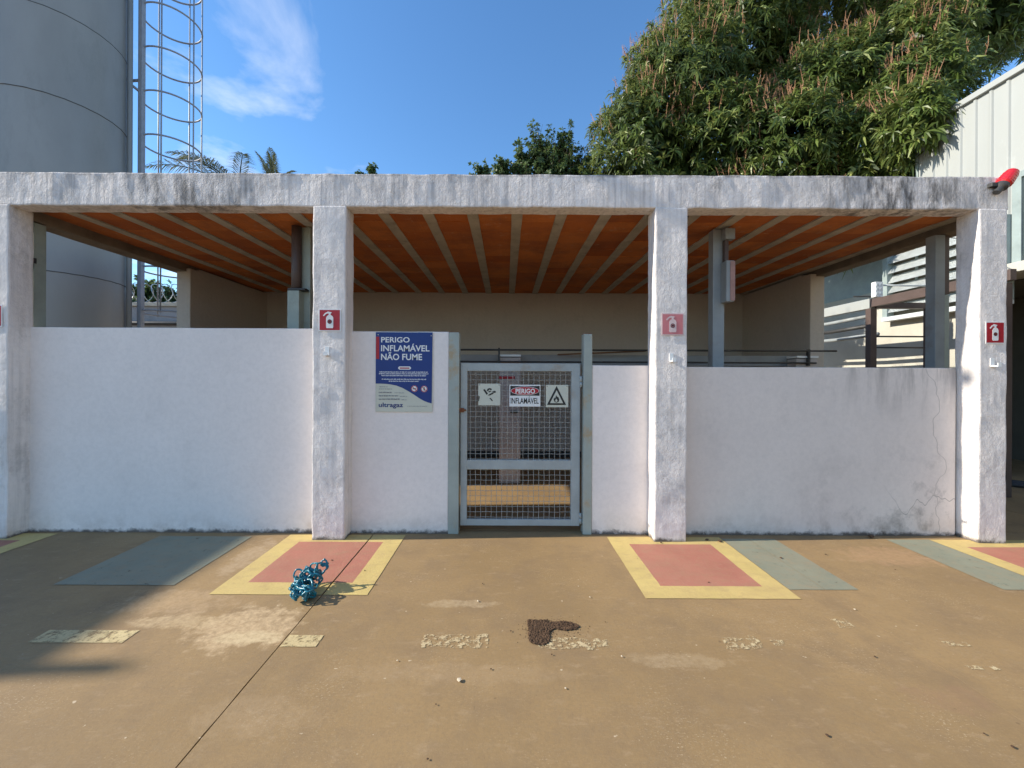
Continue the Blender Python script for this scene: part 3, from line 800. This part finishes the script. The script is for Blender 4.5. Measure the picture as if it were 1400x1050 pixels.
# ------------------------------------------------------------------ perimeter wall, wire and lines beyond the left opening
pw = thing('perimeter_wall', (-6, 10.6, GZ), 'grey rendered boundary wall under coiled razor wire', 'wall')
rough_box('wall_body', -24, 6.0, 10.5, 10.7, GZ, 3.30, 'grey_wall', pw, amp=.004, step=.8, bev=.01)
rough_box('coping', -24, 6.0, 10.45, 10.75, 3.302, 3.40, 'masonry_white', pw, amp=.004, step=.8, bev=.01)
rz = bmesh.new(); pts = []
for k in range(0, 720):
    a = k / 18 * 2 * math.pi; x = -15 + k / 18 * .26
    pts.append((x + .03 * math.sin(k * .7), 10.6 + .24 * math.cos(a), 3.66 + .24 * math.sin(a)))
add_tube(rz, pts, .010, 4, False)
from_bm('razor_wire', rz, 'razor', origin=(-10, 10.6, 3.4), label='coiled razor wire on top of the grey boundary wall', cat='wire')
for k, z in enumerate((2.35, 2.62, 2.95)):
    tube('wall_pipe', [(-16, 10.42, z), (-9.5, 10.42, z - .05 * k), (-4, 10.42, z - .12)], .05, 'dark_metal' if k != 1 else 'steel_grey', label=('black low pipe fixed along the boundary wall', 'grey pipe between two black pipes on the boundary wall', 'black upper pipe just below the boundary wall coping')[k], cat='pipe')

# ------------------------------------------------------------------ clad building on the right
XW = 7.6
bd = thing('clad_building', (XW + 2, 5, GZ), 'white metal clad building with louvre window and masonry ground floor', 'building')
EZ = 1.47 + .60 * XW
ZE = 7.42
def cladding(y0, y1, z0, z1):
    bm = bmesh.new(); prof = []
    pitch = .215; y = y0
    while y < y1 - .01:
        for dy, d in ((0, 0), (.15, 0), (.165, .022), (.195, .022), (.21, 0)):
            if y + dy < y1: prof.append((y + dy, d))
        y += pitch
    prof.append((y1, 0))
    lo = [bm.verts.new((XW - d, y, z0)) for y, d in prof]; hi = [bm.verts.new((XW - d, y, z1)) for y, d in prof]
    for k in range(len(lo) - 1): bm.faces.new((lo[k], lo[k + 1], hi[k + 1], hi[k]))
    for f in bm.faces:
        f.normal_update()
        if f.normal.x > 0: f.normal_flip()
    return from_bm('cladding_sheet', bm, 'white_cladding', bd)
yy0 = ZE
while yy0 > -3:
    cladding(yy0 - 1.075 + .003, yy0, 3.95, EZ); yy0 -= 1.075
box('upper_body', XW + .03, XW + 6, -3, ZE - .01, 3.3, EZ - .02, 'masonry_white', bd, .01)
bm = bmesh.new(); add_box(bm, XW - .06, XW + 6.1, -3.1, ZE + .06, EZ + .002, EZ + .10, .01); from_bm('eave_trim', bm, 'white_cladding', bd)
box('corner_trim', XW - .03, XW + .06, ZE - .005, ZE + .04, 3.3, EZ, 'frame_green', bd, .004)
rough_box('ground_floor_wall', XW + .02, XW + .22, 6.27, 10.2, GZ, 3.29, 'masonry_white', bd, amp=.003, step=.8, bev=.01)
box('upper_wall_strip', XW - .004, XW + .028, -3, ZE, 3.292, 3.948, 'masonry_white', bd, .003)
box('side_annexe', XW + .05, XW + 5.8, ZE + .05, 10.2, 3.292, 4.05, 'frame_green', bd, .01)
# ledge with a shaded bay under it, in front of the wall's near half
rough_box('ledge', XW - .35, XW + .5, -3, 6.26, 3.02, 3.16, 'masonry_white', bd, amp=.003, step=.8, bev=.01)
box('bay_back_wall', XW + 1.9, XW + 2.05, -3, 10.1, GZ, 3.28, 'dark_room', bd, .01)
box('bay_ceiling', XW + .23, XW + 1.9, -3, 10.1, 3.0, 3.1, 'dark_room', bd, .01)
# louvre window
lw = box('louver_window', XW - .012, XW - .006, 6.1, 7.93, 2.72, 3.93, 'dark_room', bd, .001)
for k in range(6):
    z = 2.78 + k * .19
    bm = bmesh.new()
    v = [bm.verts.new(p) for p in ((XW - .14, 6.12, z), (XW - .14, 7.88, z), (XW - .02, 7.88, z + .17), (XW - .02, 6.12, z + .17))]
    bm.faces.new(v); bmesh.ops.solidify(bm, geom=bm.faces[:], thickness=.012); bmesh.ops.recalc_face_normals(bm, faces=bm.faces)
    from_bm('slat', bm, 'louver', lw)
box('frame_jamb', XW - .15, XW, 7.88, 7.98, 2.68, 3.96, 'frame_green', lw, .004)
box('frame_jamb', XW - .15, XW, 6.02, 6.10, 2.68, 3.96, 'frame_green', lw, .004)
box('frame_sill', XW - .17, XW, 6.02, 7.98, 2.62, 2.70, 'louver', lw, .004)
# second window by the corner column
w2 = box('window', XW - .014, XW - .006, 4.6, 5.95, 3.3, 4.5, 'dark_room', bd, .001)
box('frame_jamb', XW - .06, XW - .002, 5.9, 6.01, 3.2, 4.55, 'frame_green', w2, .004)
box('frame_head', XW - .06, XW - .002, 4.6, 5.9, 4.46, 4.55, 'frame_green', w2, .004)
box('pane', XW - .04, XW - .02, 4.6, 5.89, 3.3, 4.45, 'pane_glass', w2, .002)

# pipe rack between shelter and building
pr = thing('pipe_rack', (6.3, 6.94, 0), 'steel pipe rack with pale beam between shelter and clad building', 'rack')
RX = 6.3
box('post', RX - .055, RX + .055, 6.90, 7.0, 0.0, 2.70, 'pipe_brown', pr, .005)
box('post', RX + .95, RX + 1.05, 6.90, 7.0, 0.0, 2.70, 'pipe_brown', pr, .005)
box('post', RX - .055, RX + .055, 9.3, 9.4, 0.0, 2.70, 'pipe_brown', pr, .005)
box('long_beam', RX - .05, RX + .05, 6.93, 9.6, 2.702, 2.87, 'white_cladding', pr, .005)
box('shaded_beam', RX - .04, RX + .04, 5.0, 6.928, 2.72, 2.86, 'pipe_brown', pr, .005)  # same beam carried on; its shade is put into the dark colour
box('cross_beam', RX + .052, RX + 1.05, 6.90, 7.0, 2.702, 2.80, 'pipe_brown', pr, .005)
box('post', RX - .055, RX + .055, 5.05, 5.15, 0.0, 2.70, 'pipe_brown', pr, .005)
for z in (2.03, 2.22): tube('cross_bar', [(RX + .05, 6.95, z), (RX + .95, 6.95, z)], .014, 'dark_metal', pr, 8)
for k in range(3): tube('pipe', [(RX + .12 + .07 * k, 7.1, 2.60 - .16 * k), (RX + .12 + .07 * k, 8, 2.58 - .16 * k), (RX + .12 + .07 * k, 9.6, 2.60 - .16 * k)], .035, 'dark_metal' if k % 2 else 'steel_grey', pr, 10)
bx_ = box('outlet_box', RX - .065, RX + .065, 6.80, 6.88, 2.875, 3.13, 'white_enamel', pr, .006)
for i in range(3):
    for s in (-1, 1): box('socket', RX + s * .03 - .018, RX + s * .03 + .018, 6.794, 6.801, 2.91 + i * .075, 2.95 + i * .075, 'louver', bx_, .002)
tube('conduit', [(RX + .065, 6.84, 3.08), (RX + .5, 6.84, 3.075), (RX + 1.05, 6.84, 3.07)], .014, 'louver', pr, 8)
tube('conduit', [(RX - .06, 6.9, 2.90), (RX - .35, 6.9, 2.90)], .012, 'dark_metal', pr, 8)
# hoses lying on the floor beside the building
for k in range(3):
    tube('floor_pipe', [(5.9 + .3 * k, 6.9 - .25 * k, .03), (6.7, 6.45 - .25 * k, .03), (7.3 + .1 * k, 5.6 - .3 * k, .03), (7.5, 4.6, .03)], .03, 'dark_metal', label='black pipe lying on the ground beside the clad building', cat='pipe', group='pipes lying beside the clad building')

# ------------------------------------------------------------------ narrow service block to the left of the yard (its shadow crosses the paving)
sv = thing('service_block', (-15.5, 2.95, 0), 'narrow tall rendered service block left of the yard', 'building')
rough_box('wall', -17.1, -13.80, 1.42, 4.22, 0, 5.85, 'shed_wall', sv, amp=.004, step=.8, bev=.01)
rough_box('roof', -17.2, -13.65, 1.38, 4.26, 5.852, 6.02, 'joist', sv, amp=.004, step=.5, bev=.01)
dr = box('door', -13.80, -13.76, 2.4, 3.3, 0.0, 2.1, 'steel_grey', sv, .004)
box('handle', -13.76, -13.72, 2.48, 2.52, 1.0, 1.12, 'dark_metal', dr, .003)
box('flue', -13.9, -13.7, 1.39, 1.49, 6.0, 6.28, 'shed_wall', sv, .004)

up_ = thing('sun_blocking_pole', (-8.6, 3.93, 0), 'unseen square pole added left of the shelter to block sun', 'pole')  # out-of-view pole, added to narrow the sun strip on the shelter floor
rough_box('shaft', -8.75, -8.45, 3.72, 4.24, 0, 9.0, 'grey_wall', up_, amp=.003, step=.4, bev=.02)
box('cross_arm', -8.9, -8.76, 3.0, 4.9, 8.4, 8.5, 'plank', up_, .004)

# ------------------------------------------------------------------ vegetation
def make_leaf_mesh(name, P, D, U, L, Wd, tint, mat, parent, droop=.35):
    """P base points, D directions, U leaf normals, L lengths, Wd widths: one bent blade of two quads each"""
    N = len(P)
    S = np.cross(D, U); S /= np.linalg.norm(S, axis=1)[:, None] + 1e-9
    Un = np.cross(S, D)
    down = np.array([0, 0, -1.0])
    mid = P + D * (L * .5)[:, None] + Un * (L * .06)[:, None]
    tip = P + D * (L * .93)[:, None] + down * (L * droop)[:, None]
    w = Wd[:, None]
    V = np.stack([P - S * w * .12, P + S * w * .12, mid + S * w * .5, mid - S * w * .5, tip + S * w * .1, tip - S * w * .1], 1).reshape(-1, 3)
    o = np.array(WL[parent]); V = V - o
    base = (np.arange(N) * 6)[:, None]
    Fq = np.concatenate([base + np.array([0, 1, 2, 3]), base + np.array([3, 2, 4, 5])], 1).reshape(-1, 4)
    me = bpy.data.meshes.new(name)
    me.vertices.add(len(V)); me.vertices.foreach_set('co', V.ravel())
    me.loops.add(Fq.size); me.loops.foreach_set('vertex_index', Fq.ravel().astype(np.int32))
    me.polygons.add(len(Fq)); me.polygons.foreach_set('loop_start', (np.arange(len(Fq)) * 4).astype(np.int32))
    at = me.attributes.new('tint', 'FLOAT', 'POINT'); at.data.foreach_set('value', np.repeat(tint, 6).astype(np.float32))
    me.update(); me.validate()
    return link_mesh(name, me, mat, parent, WL[parent], smooth=True)
def unit(v): return v / (np.linalg.norm(v, axis=-1, keepdims=True) + 1e-9)
def rosettes(C, A, n, L, W, spread=(.15, .95)):
    """n leaves around each axis A at each centre C"""
    N = len(C)
    t1 = unit(np.cross(A, np.array([.31, .17, .93]))); t2 = np.cross(A, t1)
    ph = rng.uniform(0, 2 * np.pi, (N, n)); el = rng.uniform(spread[0], spread[1], (N, n))
    D = (t1[:, None] * np.cos(ph)[..., None] + t2[:, None] * np.sin(ph)[..., None]) * np.cos(el)[..., None] * 1.0 + A[:, None] * np.sin(el)[..., None]
    D = unit(D + rng.normal(0, .12, D.shape))
    U = unit(A[:, None] + rng.normal(0, .35, D.shape))
    P = np.repeat(C[:, None], n, 1) + D * .015
    LL = rng.uniform(L[0], L[1], (N, n)); WW = LL * rng.uniform(W[0], W[1], (N, n))
    return P.reshape(-1, 3), D.reshape(-1, 3), U.reshape(-1, 3), LL.ravel(), WW.ravel()
def lobe_points(lobes, dens, shell=(.8, 1.04), keep=.72, cam_bias=True):
    C, A, K = [], [], []
    arr = np.array([(*l[0], *l[1]) for l in lobes])
    for i, (c, r) in enumerate(lobes):
        n = int(dens * 4 * math.pi * (r[0] * r[1] * r[2]) ** (2 / 3))
        d = unit(rng.normal(size=(n, 3)))
        # lumps: pull the surface in and out at two scales
        lum = np.array([mnoise.noise(Vector(x * 2.2 + i * 7.1)) * .24 + mnoise.noise(Vector(x * 5.5 + i * 3.3)) * .17 for x in d])
        rad = rng.uniform(shell[0], shell[1], n) + lum
        p = np.array(c) + d * rad[:, None] * np.array(r)
        ok = np.ones(n, bool)
        for j in range(len(arr)):
            if j == i: continue
            q = np.linalg.norm((p - arr[j, :3]) / arr[j, 3:], axis=1); ok &= q > keep
        if cam_bias:
            nd = d / np.array(r); nd = unit(nd)
            ok &= (nd[:, 1] < .45) | (rng.random(n) < .3)
        C.append(p[ok]); A.append(unit(d / np.array(r))[ok]); K.append(np.full(ok.sum(), i))
    return np.concatenate(C), np.concatenate(A), np.concatenate(K)
def limbs(parent, base, tips, r0, mat='bark', name='trunk', fork=.45):
    base = Vector(base); bm = bmesh.new()
    cen = sum((Vector(t) for t in tips), Vector()) / len(tips)
    fk = base.lerp(Vector((cen.x * .35 + base.x * .65, cen.y * .35 + base.y * .65, cen.z)), fork)
    add_tube(bm, [base + (fk - base) * s + Vector((.12 * math.sin(5 * s), .1 * math.sin(3 * s + 1), 0)) * r0 * 3 * s * (1 - s) for s in np.linspace(0, 1, 8)], [r0 * (1.25 - .45 * s) for s in np.linspace(0, 1, 8)], 12)
    tr = from_bm(name, bm, mat, parent, smooth=True)
    for i, tp in enumerate(tips):
        tp = Vector(tp); bm = bmesh.new(); mid = fk.lerp(tp, .5) + Vector((0, 0, (tp - fk).length * .12))
        pts = [fk.lerp(mid, s).lerp(mid.lerp(tp, s), s) for s in np.linspace(0, 1, 8)]
        add_tube(bm, pts, [r0 * (.5 - .44 * s) for s in np.linspace(0, 1, 8)], 8)
        from_bm('limb', bm, mat, tr, smooth=True)

# big mango tree behind the shelter
mg = thing('mango_tree', (8.2, 13.2, GZ), 'huge dense mango tree with reddish flower stalks behind the shelter', 'tree')
LB = []
for u, v, Y, rx, ry, rz_ in ((872, 205, 10.6, 1.25, 1.5, 1.5), (925, 130, 11.0, 1.6, 1.8, 1.7), (1000, 40, 11.6, 1.9, 2.0, 2.0), (985, 200, 10.2, 1.4, 1.5, 1.2),
                             (1075, 205, 9.3, 1.3, 1.3, 1.0), (1130, 130, 9.9, 1.5, 1.5, 1.05), (1190, 195, 8.7, 1.0, 1.1, 1.0), (1215, 95, 9.3, 1.3, 1.4, 1.1),
                             (1100, -60, 12.3, 2.4, 2.2, 2.3), (1300, 30, 9.7, 1.6, 1.6, 1.3), (1246, 165, 7.35, .42, .55, .6), (1200, 250, 9.0, 1.2, 1.2, .9), (1255, 120, 8.3, .8, .9, .7),
                             (1060, 90, 11.5, 1.3, 1.2, 1.2), (1225, -20, 11.5, 1.6, 1.6, 1.6), (1400, -30, 11, 2.0, 2.0, 1.8), (900, 260, 11.2, 1.7, 1.6, 1.3), (1050, 280, 10.2, 1.8, 1.6, 1.2)):
    LB.append((tuple(px(u, v, Y)), (rx, ry, rz_)))
LB += [((4.3, 9.3, 4.6), (1.1, .8, .9)), ((5.9, 9.0, 4.3), (.9, .8, .8)), ((6.9, 8.3, 4.6), (.5, .6, .7))]
C, A, K = lobe_points(LB, 46, (.82, 1.04), .82)
hol = np.array([mnoise.noise(Vector(p) * .9 + Vector((9.1, 2.2, 4.4))) + .5 * mnoise.noise(Vector(p) * 2.1) for p in C])
kp = (hol > -.22) | (rng.random(len(C)) < .25)
C, A, K = C[kp], A[kp], K[kp]
upv = np.array([0, 0, 1.0])
Ax = unit(A * .8 + upv * .55 + rng.normal(0, .25, A.shape))
lobet = rng.uniform(-.12, .12, len(LB))[K]
ros_t = np.clip(.46 + lobet + rng.normal(0, .2, len(C)), 0, 1)
print('rosettes', len(C))
nl = 12
P, D, U, L, Wd = rosettes(C, Ax, nl, (.13, .25), (.15, .21), (-.35, .9))
tint = np.clip(np.repeat(ros_t, nl) + rng.normal(0, .13, len(P)), 0, 1)
cr_ = make_leaf_mesh('crown', P, D, U, L, Wd, tint, 'mango_leaf', mg, .30)
# inner foliage that closes the crown, tinted dark to paint in its shade
C2, A2, K2 = lobe_points(LB, 9, (.45, .75), .5)
P, D, U, L, Wd = rosettes(C2, unit(A2 + upv * .5), 8, (.28, .42), (.24, .32), (-.4, .8))
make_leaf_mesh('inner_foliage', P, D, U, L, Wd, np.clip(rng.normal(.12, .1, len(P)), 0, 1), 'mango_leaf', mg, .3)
# flower stalks standing out of the sunny tops, in drifts
bm = bmesh.new(); cnt = 0
for i in rng.permutation(len(C)):
    p = Vector(C[i]); a = Vector(Ax[i])
    if A[i][2] < -.05 or A[i][0] > .75: continue
    if mnoise.noise(p * .75 + Vector((3.7, 0, 1))) < .05 and rng.random() > .12: continue
    d = (a * .45 + Vector((-.1, -.1, 1)) + Vector(rng.normal(0, .22, 3))).normalized(); h = rng.uniform(.2, .42)
    b = p + a * .05
    add_tube(bm, [b, b + d * h * .55 + Vector(rng.normal(0, .012, 3)), b + d * h], [.0075, .006, .003], 3, False)
    for q in range(4):
        s = rng.uniform(.3, .9); e = (d * .5 + Vector(rng.normal(0, .6, 3))).normalized() * h * .28 * (1.2 - s)
        add_tube(bm, [b + d * h * s, b + d * h * s + e], [.006, .003], 3, False)
    cnt += 1
    if cnt > 3200: break
from_bm('flower_stalks', bm, 'stalk', mg, kind='stuff')
limbs(mg, (8.2, 13.2, GZ), [LB[i][0] for i in (0, 1, 2, 4, 5, 7, 8, 9, 14, 16)], .42)

# small-leaved shrub trees showing over the roof
def shrub_tree(base, sprays, label, name='shrub_tree', leafn=6, L=(.07, .12), r0=.09, group=None, dens=26):
    t = thing(name, base, label, 'tree', group)
    bm = bmesh.new(); Cs, As = [], []
    b = Vector(base); tips = []
    for (tip, r) in sprays:
        tip = Vector(tip); tips.append(tip)
        n = max(8, int(dens * r * 9))
        root = b.lerp(tip, .72); root.z = tip.z - r * 2.6
        for k in range(n):
            e = tip + Vector((rng.normal(0, r * .5), rng.normal(0, r * .5), rng.uniform(-r * 3.4, r * .5)))
            s0 = root.lerp(tip, rng.uniform(0, .7))
            m = s0.lerp(e, .5) + Vector(rng.normal(0, r * .1, 3))
            add_tube(bm, [s0, m, e], [.011, .007, .003], 4, False)
            for q in range(9):
                s = rng.uniform(.2, 1.05)
                Cs.append(np.array(m.lerp(e, max(0, s * 2 - 1)) if s > .5 else s0.lerp(m, s * 2))); As.append(unit(np.array((e - s0).normalized()) + rng.normal(0, .5, 3)))
    from_bm('twigs', bm, 'bark', t)
    Cs = np.array(Cs); As = np.array(As)
    P, D, U, Ln, Wd = rosettes(Cs, As, leafn, L, (.4, .55), (-.3, .9))
    make_leaf_mesh('crown', P, D, U, Ln, Wd, np.clip(rng.normal(.5, .22, len(P)), 0, 1), 'shrub_leaf', t, .12)
    limbs(t, base, [tuple(Vector(x) - Vector((0, 0, r * 1.5))) for x, r in sprays], r0)
    return t
Y = 11.3
shrub_tree((1.0, Y + .6, GZ), [(px(655, 228, Y), .22), (px(682, 222, Y - .2), .24), (px(712, 205, Y), .34), (px(735, 185, Y + .2), .42), (px(770, 185, Y), .5), (px(795, 205, Y - .2), .5), (px(752, 215, Y), .5), (px(715, 232, Y), .45)],
           'small leaved shrub tree rising beside the mango tree', dens=20)
shrub_tree((-4.2, 12.2, GZ), [(px(490, 238, 12), .16), (px(507, 229, 12), .12)], 'lone leafy sprig showing just over the roof edge', dens=16)
Y = 13.2
for k, (x, y) in enumerate(((185, 402), (207, 398), (238, 404))):
    p = px(x, y, Y + k * .3)
    shrub_tree((p.x, Y + k * .3, GZ), [(tuple(p + Vector((dx, 0, dz))), .55) for dx, dz in ((-.4, -.1), (.35, -.2), (0, .05))], ('dark bush behind the boundary wall, right beside the tank', 'dark bush behind the boundary wall, seen through the ladder', 'dark bush behind the boundary wall, seen beside the rear pillar')[k], name='bush', dens=14, L=(.12, .2), group='bushes behind the boundary wall')

# palm behind the shelter
def frond(bmr, base, az, el, ln, store):
    d = Vector((math.cos(az) * math.cos(el), math.sin(az) * math.cos(el), math.sin(el)))
    pts = []; p = Vector(base); n = 16
    for k in range(n + 1):
        pts.append(p.copy()); p = p + d * ln / n; d = (d + Vector((0, 0, -.06 - .05 * k / n))).normalized()
    add_tube(bmr, pts, [.028 * (1 - .85 * k / n) for k in range(n + 1)], 5, False)
    for k in range(3, n * 5):
        s = k / (n * 5); i = min(int(s * n), n - 1); q = pts[i].lerp(pts[i + 1], s * n - i)
        t = (pts[i + 1] - pts[i]).normalized(); sd = t.cross(Vector((0, 0, 1))).normalized()
        for sg_ in (-1, 1):
            dd = (t * .75 + sd * sg_ * .9 + Vector((0, 0, .12 + rng.normal(0, .15)))).normalized()
            store.append((np.array(q), np.array(dd), ln * .22 * math.sin(math.pi * min(1, .15 + s * .85)) + .08))
def palm(x, Y, v, label, seeds, ln=2.2, els=(.3, 1.3), nf=15):
    top = px(x, v, Y)
    t = thing('palm_tree', (top.x, Y, GZ), label, 'tree')
    tube('trunk', [(top.x + .1 * math.sin(s * 4), Y, GZ + (top.z - GZ) * s) for s in np.linspace(0, 1, 9)], [.16 - .05 * s for s in np.linspace(0, 1, 9)], 'bark', t, 10)
    st = []; bm = bmesh.new(); rr = random.Random(seeds)
    for k in range(nf):
        frond(bm, top, 2 * math.pi * k / nf + rr.uniform(-.15, .15), rr.uniform(*els), ln * rr.uniform(.8, 1.1), st)
    from_bm('rachis', bm, 'palm_leaf', t, smooth=True)
    P = np.array([s[0] for s in st]); D = np.array([s[1] for s in st]); L = np.array([s[2] for s in st])
    make_leaf_mesh('crown', P, D, np.tile(upv, (len(P), 1)) + rng.normal(0, .2, P.shape), L, np.full(len(P), .022), np.clip(rng.normal(.5, .2, len(P)), 0, 1), 'palm_leaf', t, .25)
palm(325, 13, 268, 'palm crown with arching fronds behind the caged ladder', 3, 2.3, (.25, .75))
palm(372, 14.2, 266, 'young palm with an upright frond showing over the roof', 8, 1.7, (1.2, 1.56), 6)

# ------------------------------------------------------------------ hose bundle
hs_c = Vector((-1.345, 2.74, 0))
rr = random.Random(5)
def hose_path():
    pts = []
    def loop(c, r, ax, turns, ph=0, jit=.006):
        ax = Vector(ax).normalized(); u = ax.orthogonal().normalized(); w = ax.cross(u)
        n = int(14 * turns)
        for k in range(n):
            a = ph + 2 * math.pi * k / 14
            pts.append(Vector(c) + (u * math.cos(a) + w * math.sin(a)) * r + Vector((rr.uniform(-jit, jit), rr.uniform(-jit, jit), rr.uniform(-jit, jit))))
    for i in range(10):    # near clump
        loop((rr.uniform(-.05, .075), rr.uniform(-.13, -.05), rr.uniform(.045, .075)), rr.uniform(.028, .055), (rr.uniform(-1, 1), rr.uniform(-1, 1), rr.uniform(-.6, .8)), rr.uniform(1.2, 2.4), rr.uniform(0, 6))
    for i in range(5):
        loop((rr.uniform(-.07, .02), rr.uniform(-.06, .02), rr.uniform(.05, .09)), rr.uniform(.03, .05), (rr.uniform(-1, 1), rr.uniform(-1, 1), rr.uniform(-.6, .8)), rr.uniform(1.1, 2.0), rr.uniform(0, 6))
    for i in range(10):    # far, taller clump
        loop((rr.uniform(-.05, .05), rr.uniform(.0, .10), rr.uniform(.06, .14)), rr.uniform(.028, .055), (rr.uniform(-1, 1), rr.uniform(-1, 1), rr.uniform(-.6, .8)), rr.uniform(1.2, 2.2), rr.uniform(0, 6))
    loop((-.085, .05, .10), .036, (.2, -1, .3), 1.6)
    loop((.06, .08, .135), .035, (.1, -1, .25), 1.5)
    loop((.072, .09, .165), .022, (.2, -1, .1), 1.3)
    return pts
raw = hose_path()
for p in raw: p.z = max(p.z, .0075)
sm = []
for i in range(len(raw) - 1):
    a, b, c, d = raw[max(i - 1, 0)], raw[i], raw[i + 1], raw[min(i + 2, len(raw) - 1)]
    for s in (0, .5):
        sm.append(hs_c + .5 * ((2 * b) + (c - a) * s + (2 * a - 5 * b + 4 * c - d) * s * s + (3 * b - a - 3 * c + d) * s ** 3))
for p in sm: p.z = max(p.z, .0062)
bm = bmesh.new(); add_tube(bm, sm, .0062, 6)
from_bm('garden_hose', bm, 'hose_teal', origin=hs_c, smooth=True, label='tangled teal garden hose lying on the painted bay edge', cat='hose')

# ------------------------------------------------------------------ litter on the paving
def blob(bm, c, r, sq=.6):
    b = bmesh.ops.create_icosphere(bm, subdivisions=1, radius=r)
    o = Vector((rng.uniform(0, 50), rng.uniform(0, 50), 0))
    for v in b['verts']:
        n = 1 + .5 * mnoise.noise(v.co * (1.2 / r) + o)
        v.co = Vector((v.co.x * n, v.co.y * n, v.co.z * n * sq)) + c
bm = bmesh.new()
def inside(x, y):
    a = .135 < x < .255 and 2.19 < y < 2.44 and (x - .195) ** 2 / .0045 + max(0, 2.29 - y) ** 2 / .0062 < 1
    b = .2 < x < .435 and abs(y - (2.395 - .06 * (x - .2))) < .036 + .006 * math.sin(x * 40) and x < .435 - 5 * (y - 2.38) ** 2 * 5
    c = .2 < x < .30 and 2.30 < y < 2.40 and (x - .2) + (2.40 - y) < .13
    return a or b or c
bm.free()
ib = bmesh.new(); bmesh.ops.create_icosphere(ib, subdivisions=1, radius=1); ib.verts.ensure_lookup_table()
IV = np.array([v.co[:] for v in ib.verts]); IF = np.array([[v.index for v in f.verts] for f in ib.faces]); ib.free()
DV, DF = [], []
while len(DV) < 2600:
    x, y = rng.uniform(.12, .45), rng.uniform(2.16, 2.46)
    if inside(x, y):
        r = rng.uniform(.0024, .0066)
        DF.append(IF + len(DV) * len(IV))
        DV.append(IV * r * rng.uniform(.6, 1.35, (len(IV), 1)) * np.array([1, 1, .7]) + np.array([x - .24, y - 2.33, rng.uniform(.0, .006) + r * .2]))
for k in range(260):
    a = rng.uniform(0, 6.28); q = abs(rng.normal(0, .045)); bx, by = ((.195, 2.33) if rng.random() < .5 else (rng.uniform(.2, .43), 2.385))
    r = rng.uniform(.0012, .0032)
    DF.append(IF + len(DV) * len(IV)); DV.append(IV * r * np.array([1, 1, .6]) + np.array([bx + math.cos(a) * (q + .045) - .24, by + math.sin(a) * (q + .04) - 2.33, r * .5]))
dm = bpy.data.meshes.new('dirt_clump'); dm.from_pydata(np.concatenate(DV).tolist(), [], np.concatenate(DF).tolist())
link_mesh('dirt_clump', dm, 'dirt', None, (.24, 2.33, 0), label='crumbly dark brown clump of dirt on the paving before the gate', cat='dirt')
chips = [(630, 932, .012, 0), (700, 864, .006, 1), (673, 916, .005, 1), (661, 799, .006, 1), (740, 727, .004, 1), (655, 823, .008, 0), (852, 898, .006, 0), (808, 817, .006, 0), (792, 802, .004, 0), (775, 942, .005, 0),
         (598, 965, .004, 1), (587, 1040, .005, 1), (829, 851, .004, 1), (756, 896, .005, 1), (1133, 1005, .007, 1), (1387, 1020, .007, 1), (1198, 897, .006, 1), (1192, 733, .03, 1), (1130, 757, .008, 1), (1069, 762, .012, 1), (970, 796, .008, 1), (985, 740, .02, 1), (968, 738, .018, 1), (1225, 777, .006, 1), (1170, 832, .006, 0), (905, 742, .01, 1), (1348, 1002, .005, 1), (545, 905, .005, 0), (455, 768, .008, 1), (500, 782, .006, 1)]
for u, v, r, dk in chips:
    Yc = F * CAM_H / (v - 517); c = Vector(((u - 692) / F * Yc, Yc, r * .3))
    bm = bmesh.new(); blob(bm, Vector((0, 0, 0)), r, .4); bmesh.ops.translate(bm, vec=c, verts=bm.verts)
    zmin = min(x.co.z for x in bm.verts); bmesh.ops.translate(bm, vec=(0, 0, .0045 - zmin), verts=bm.verts)
    from_bm('dry_leaf' if dk else 'pebble', bm, 'dry_leaf' if dk else 'pale_chip', origin=(c.x, c.y, .0045),
            label='crumpled dark dry leaf bit lying on the paving' if dk else 'pale stone chip lying on the paving', cat='leaf' if dk else 'pebble', group='dry leaf bits on the paving' if dk else 'stone chips on the paving')
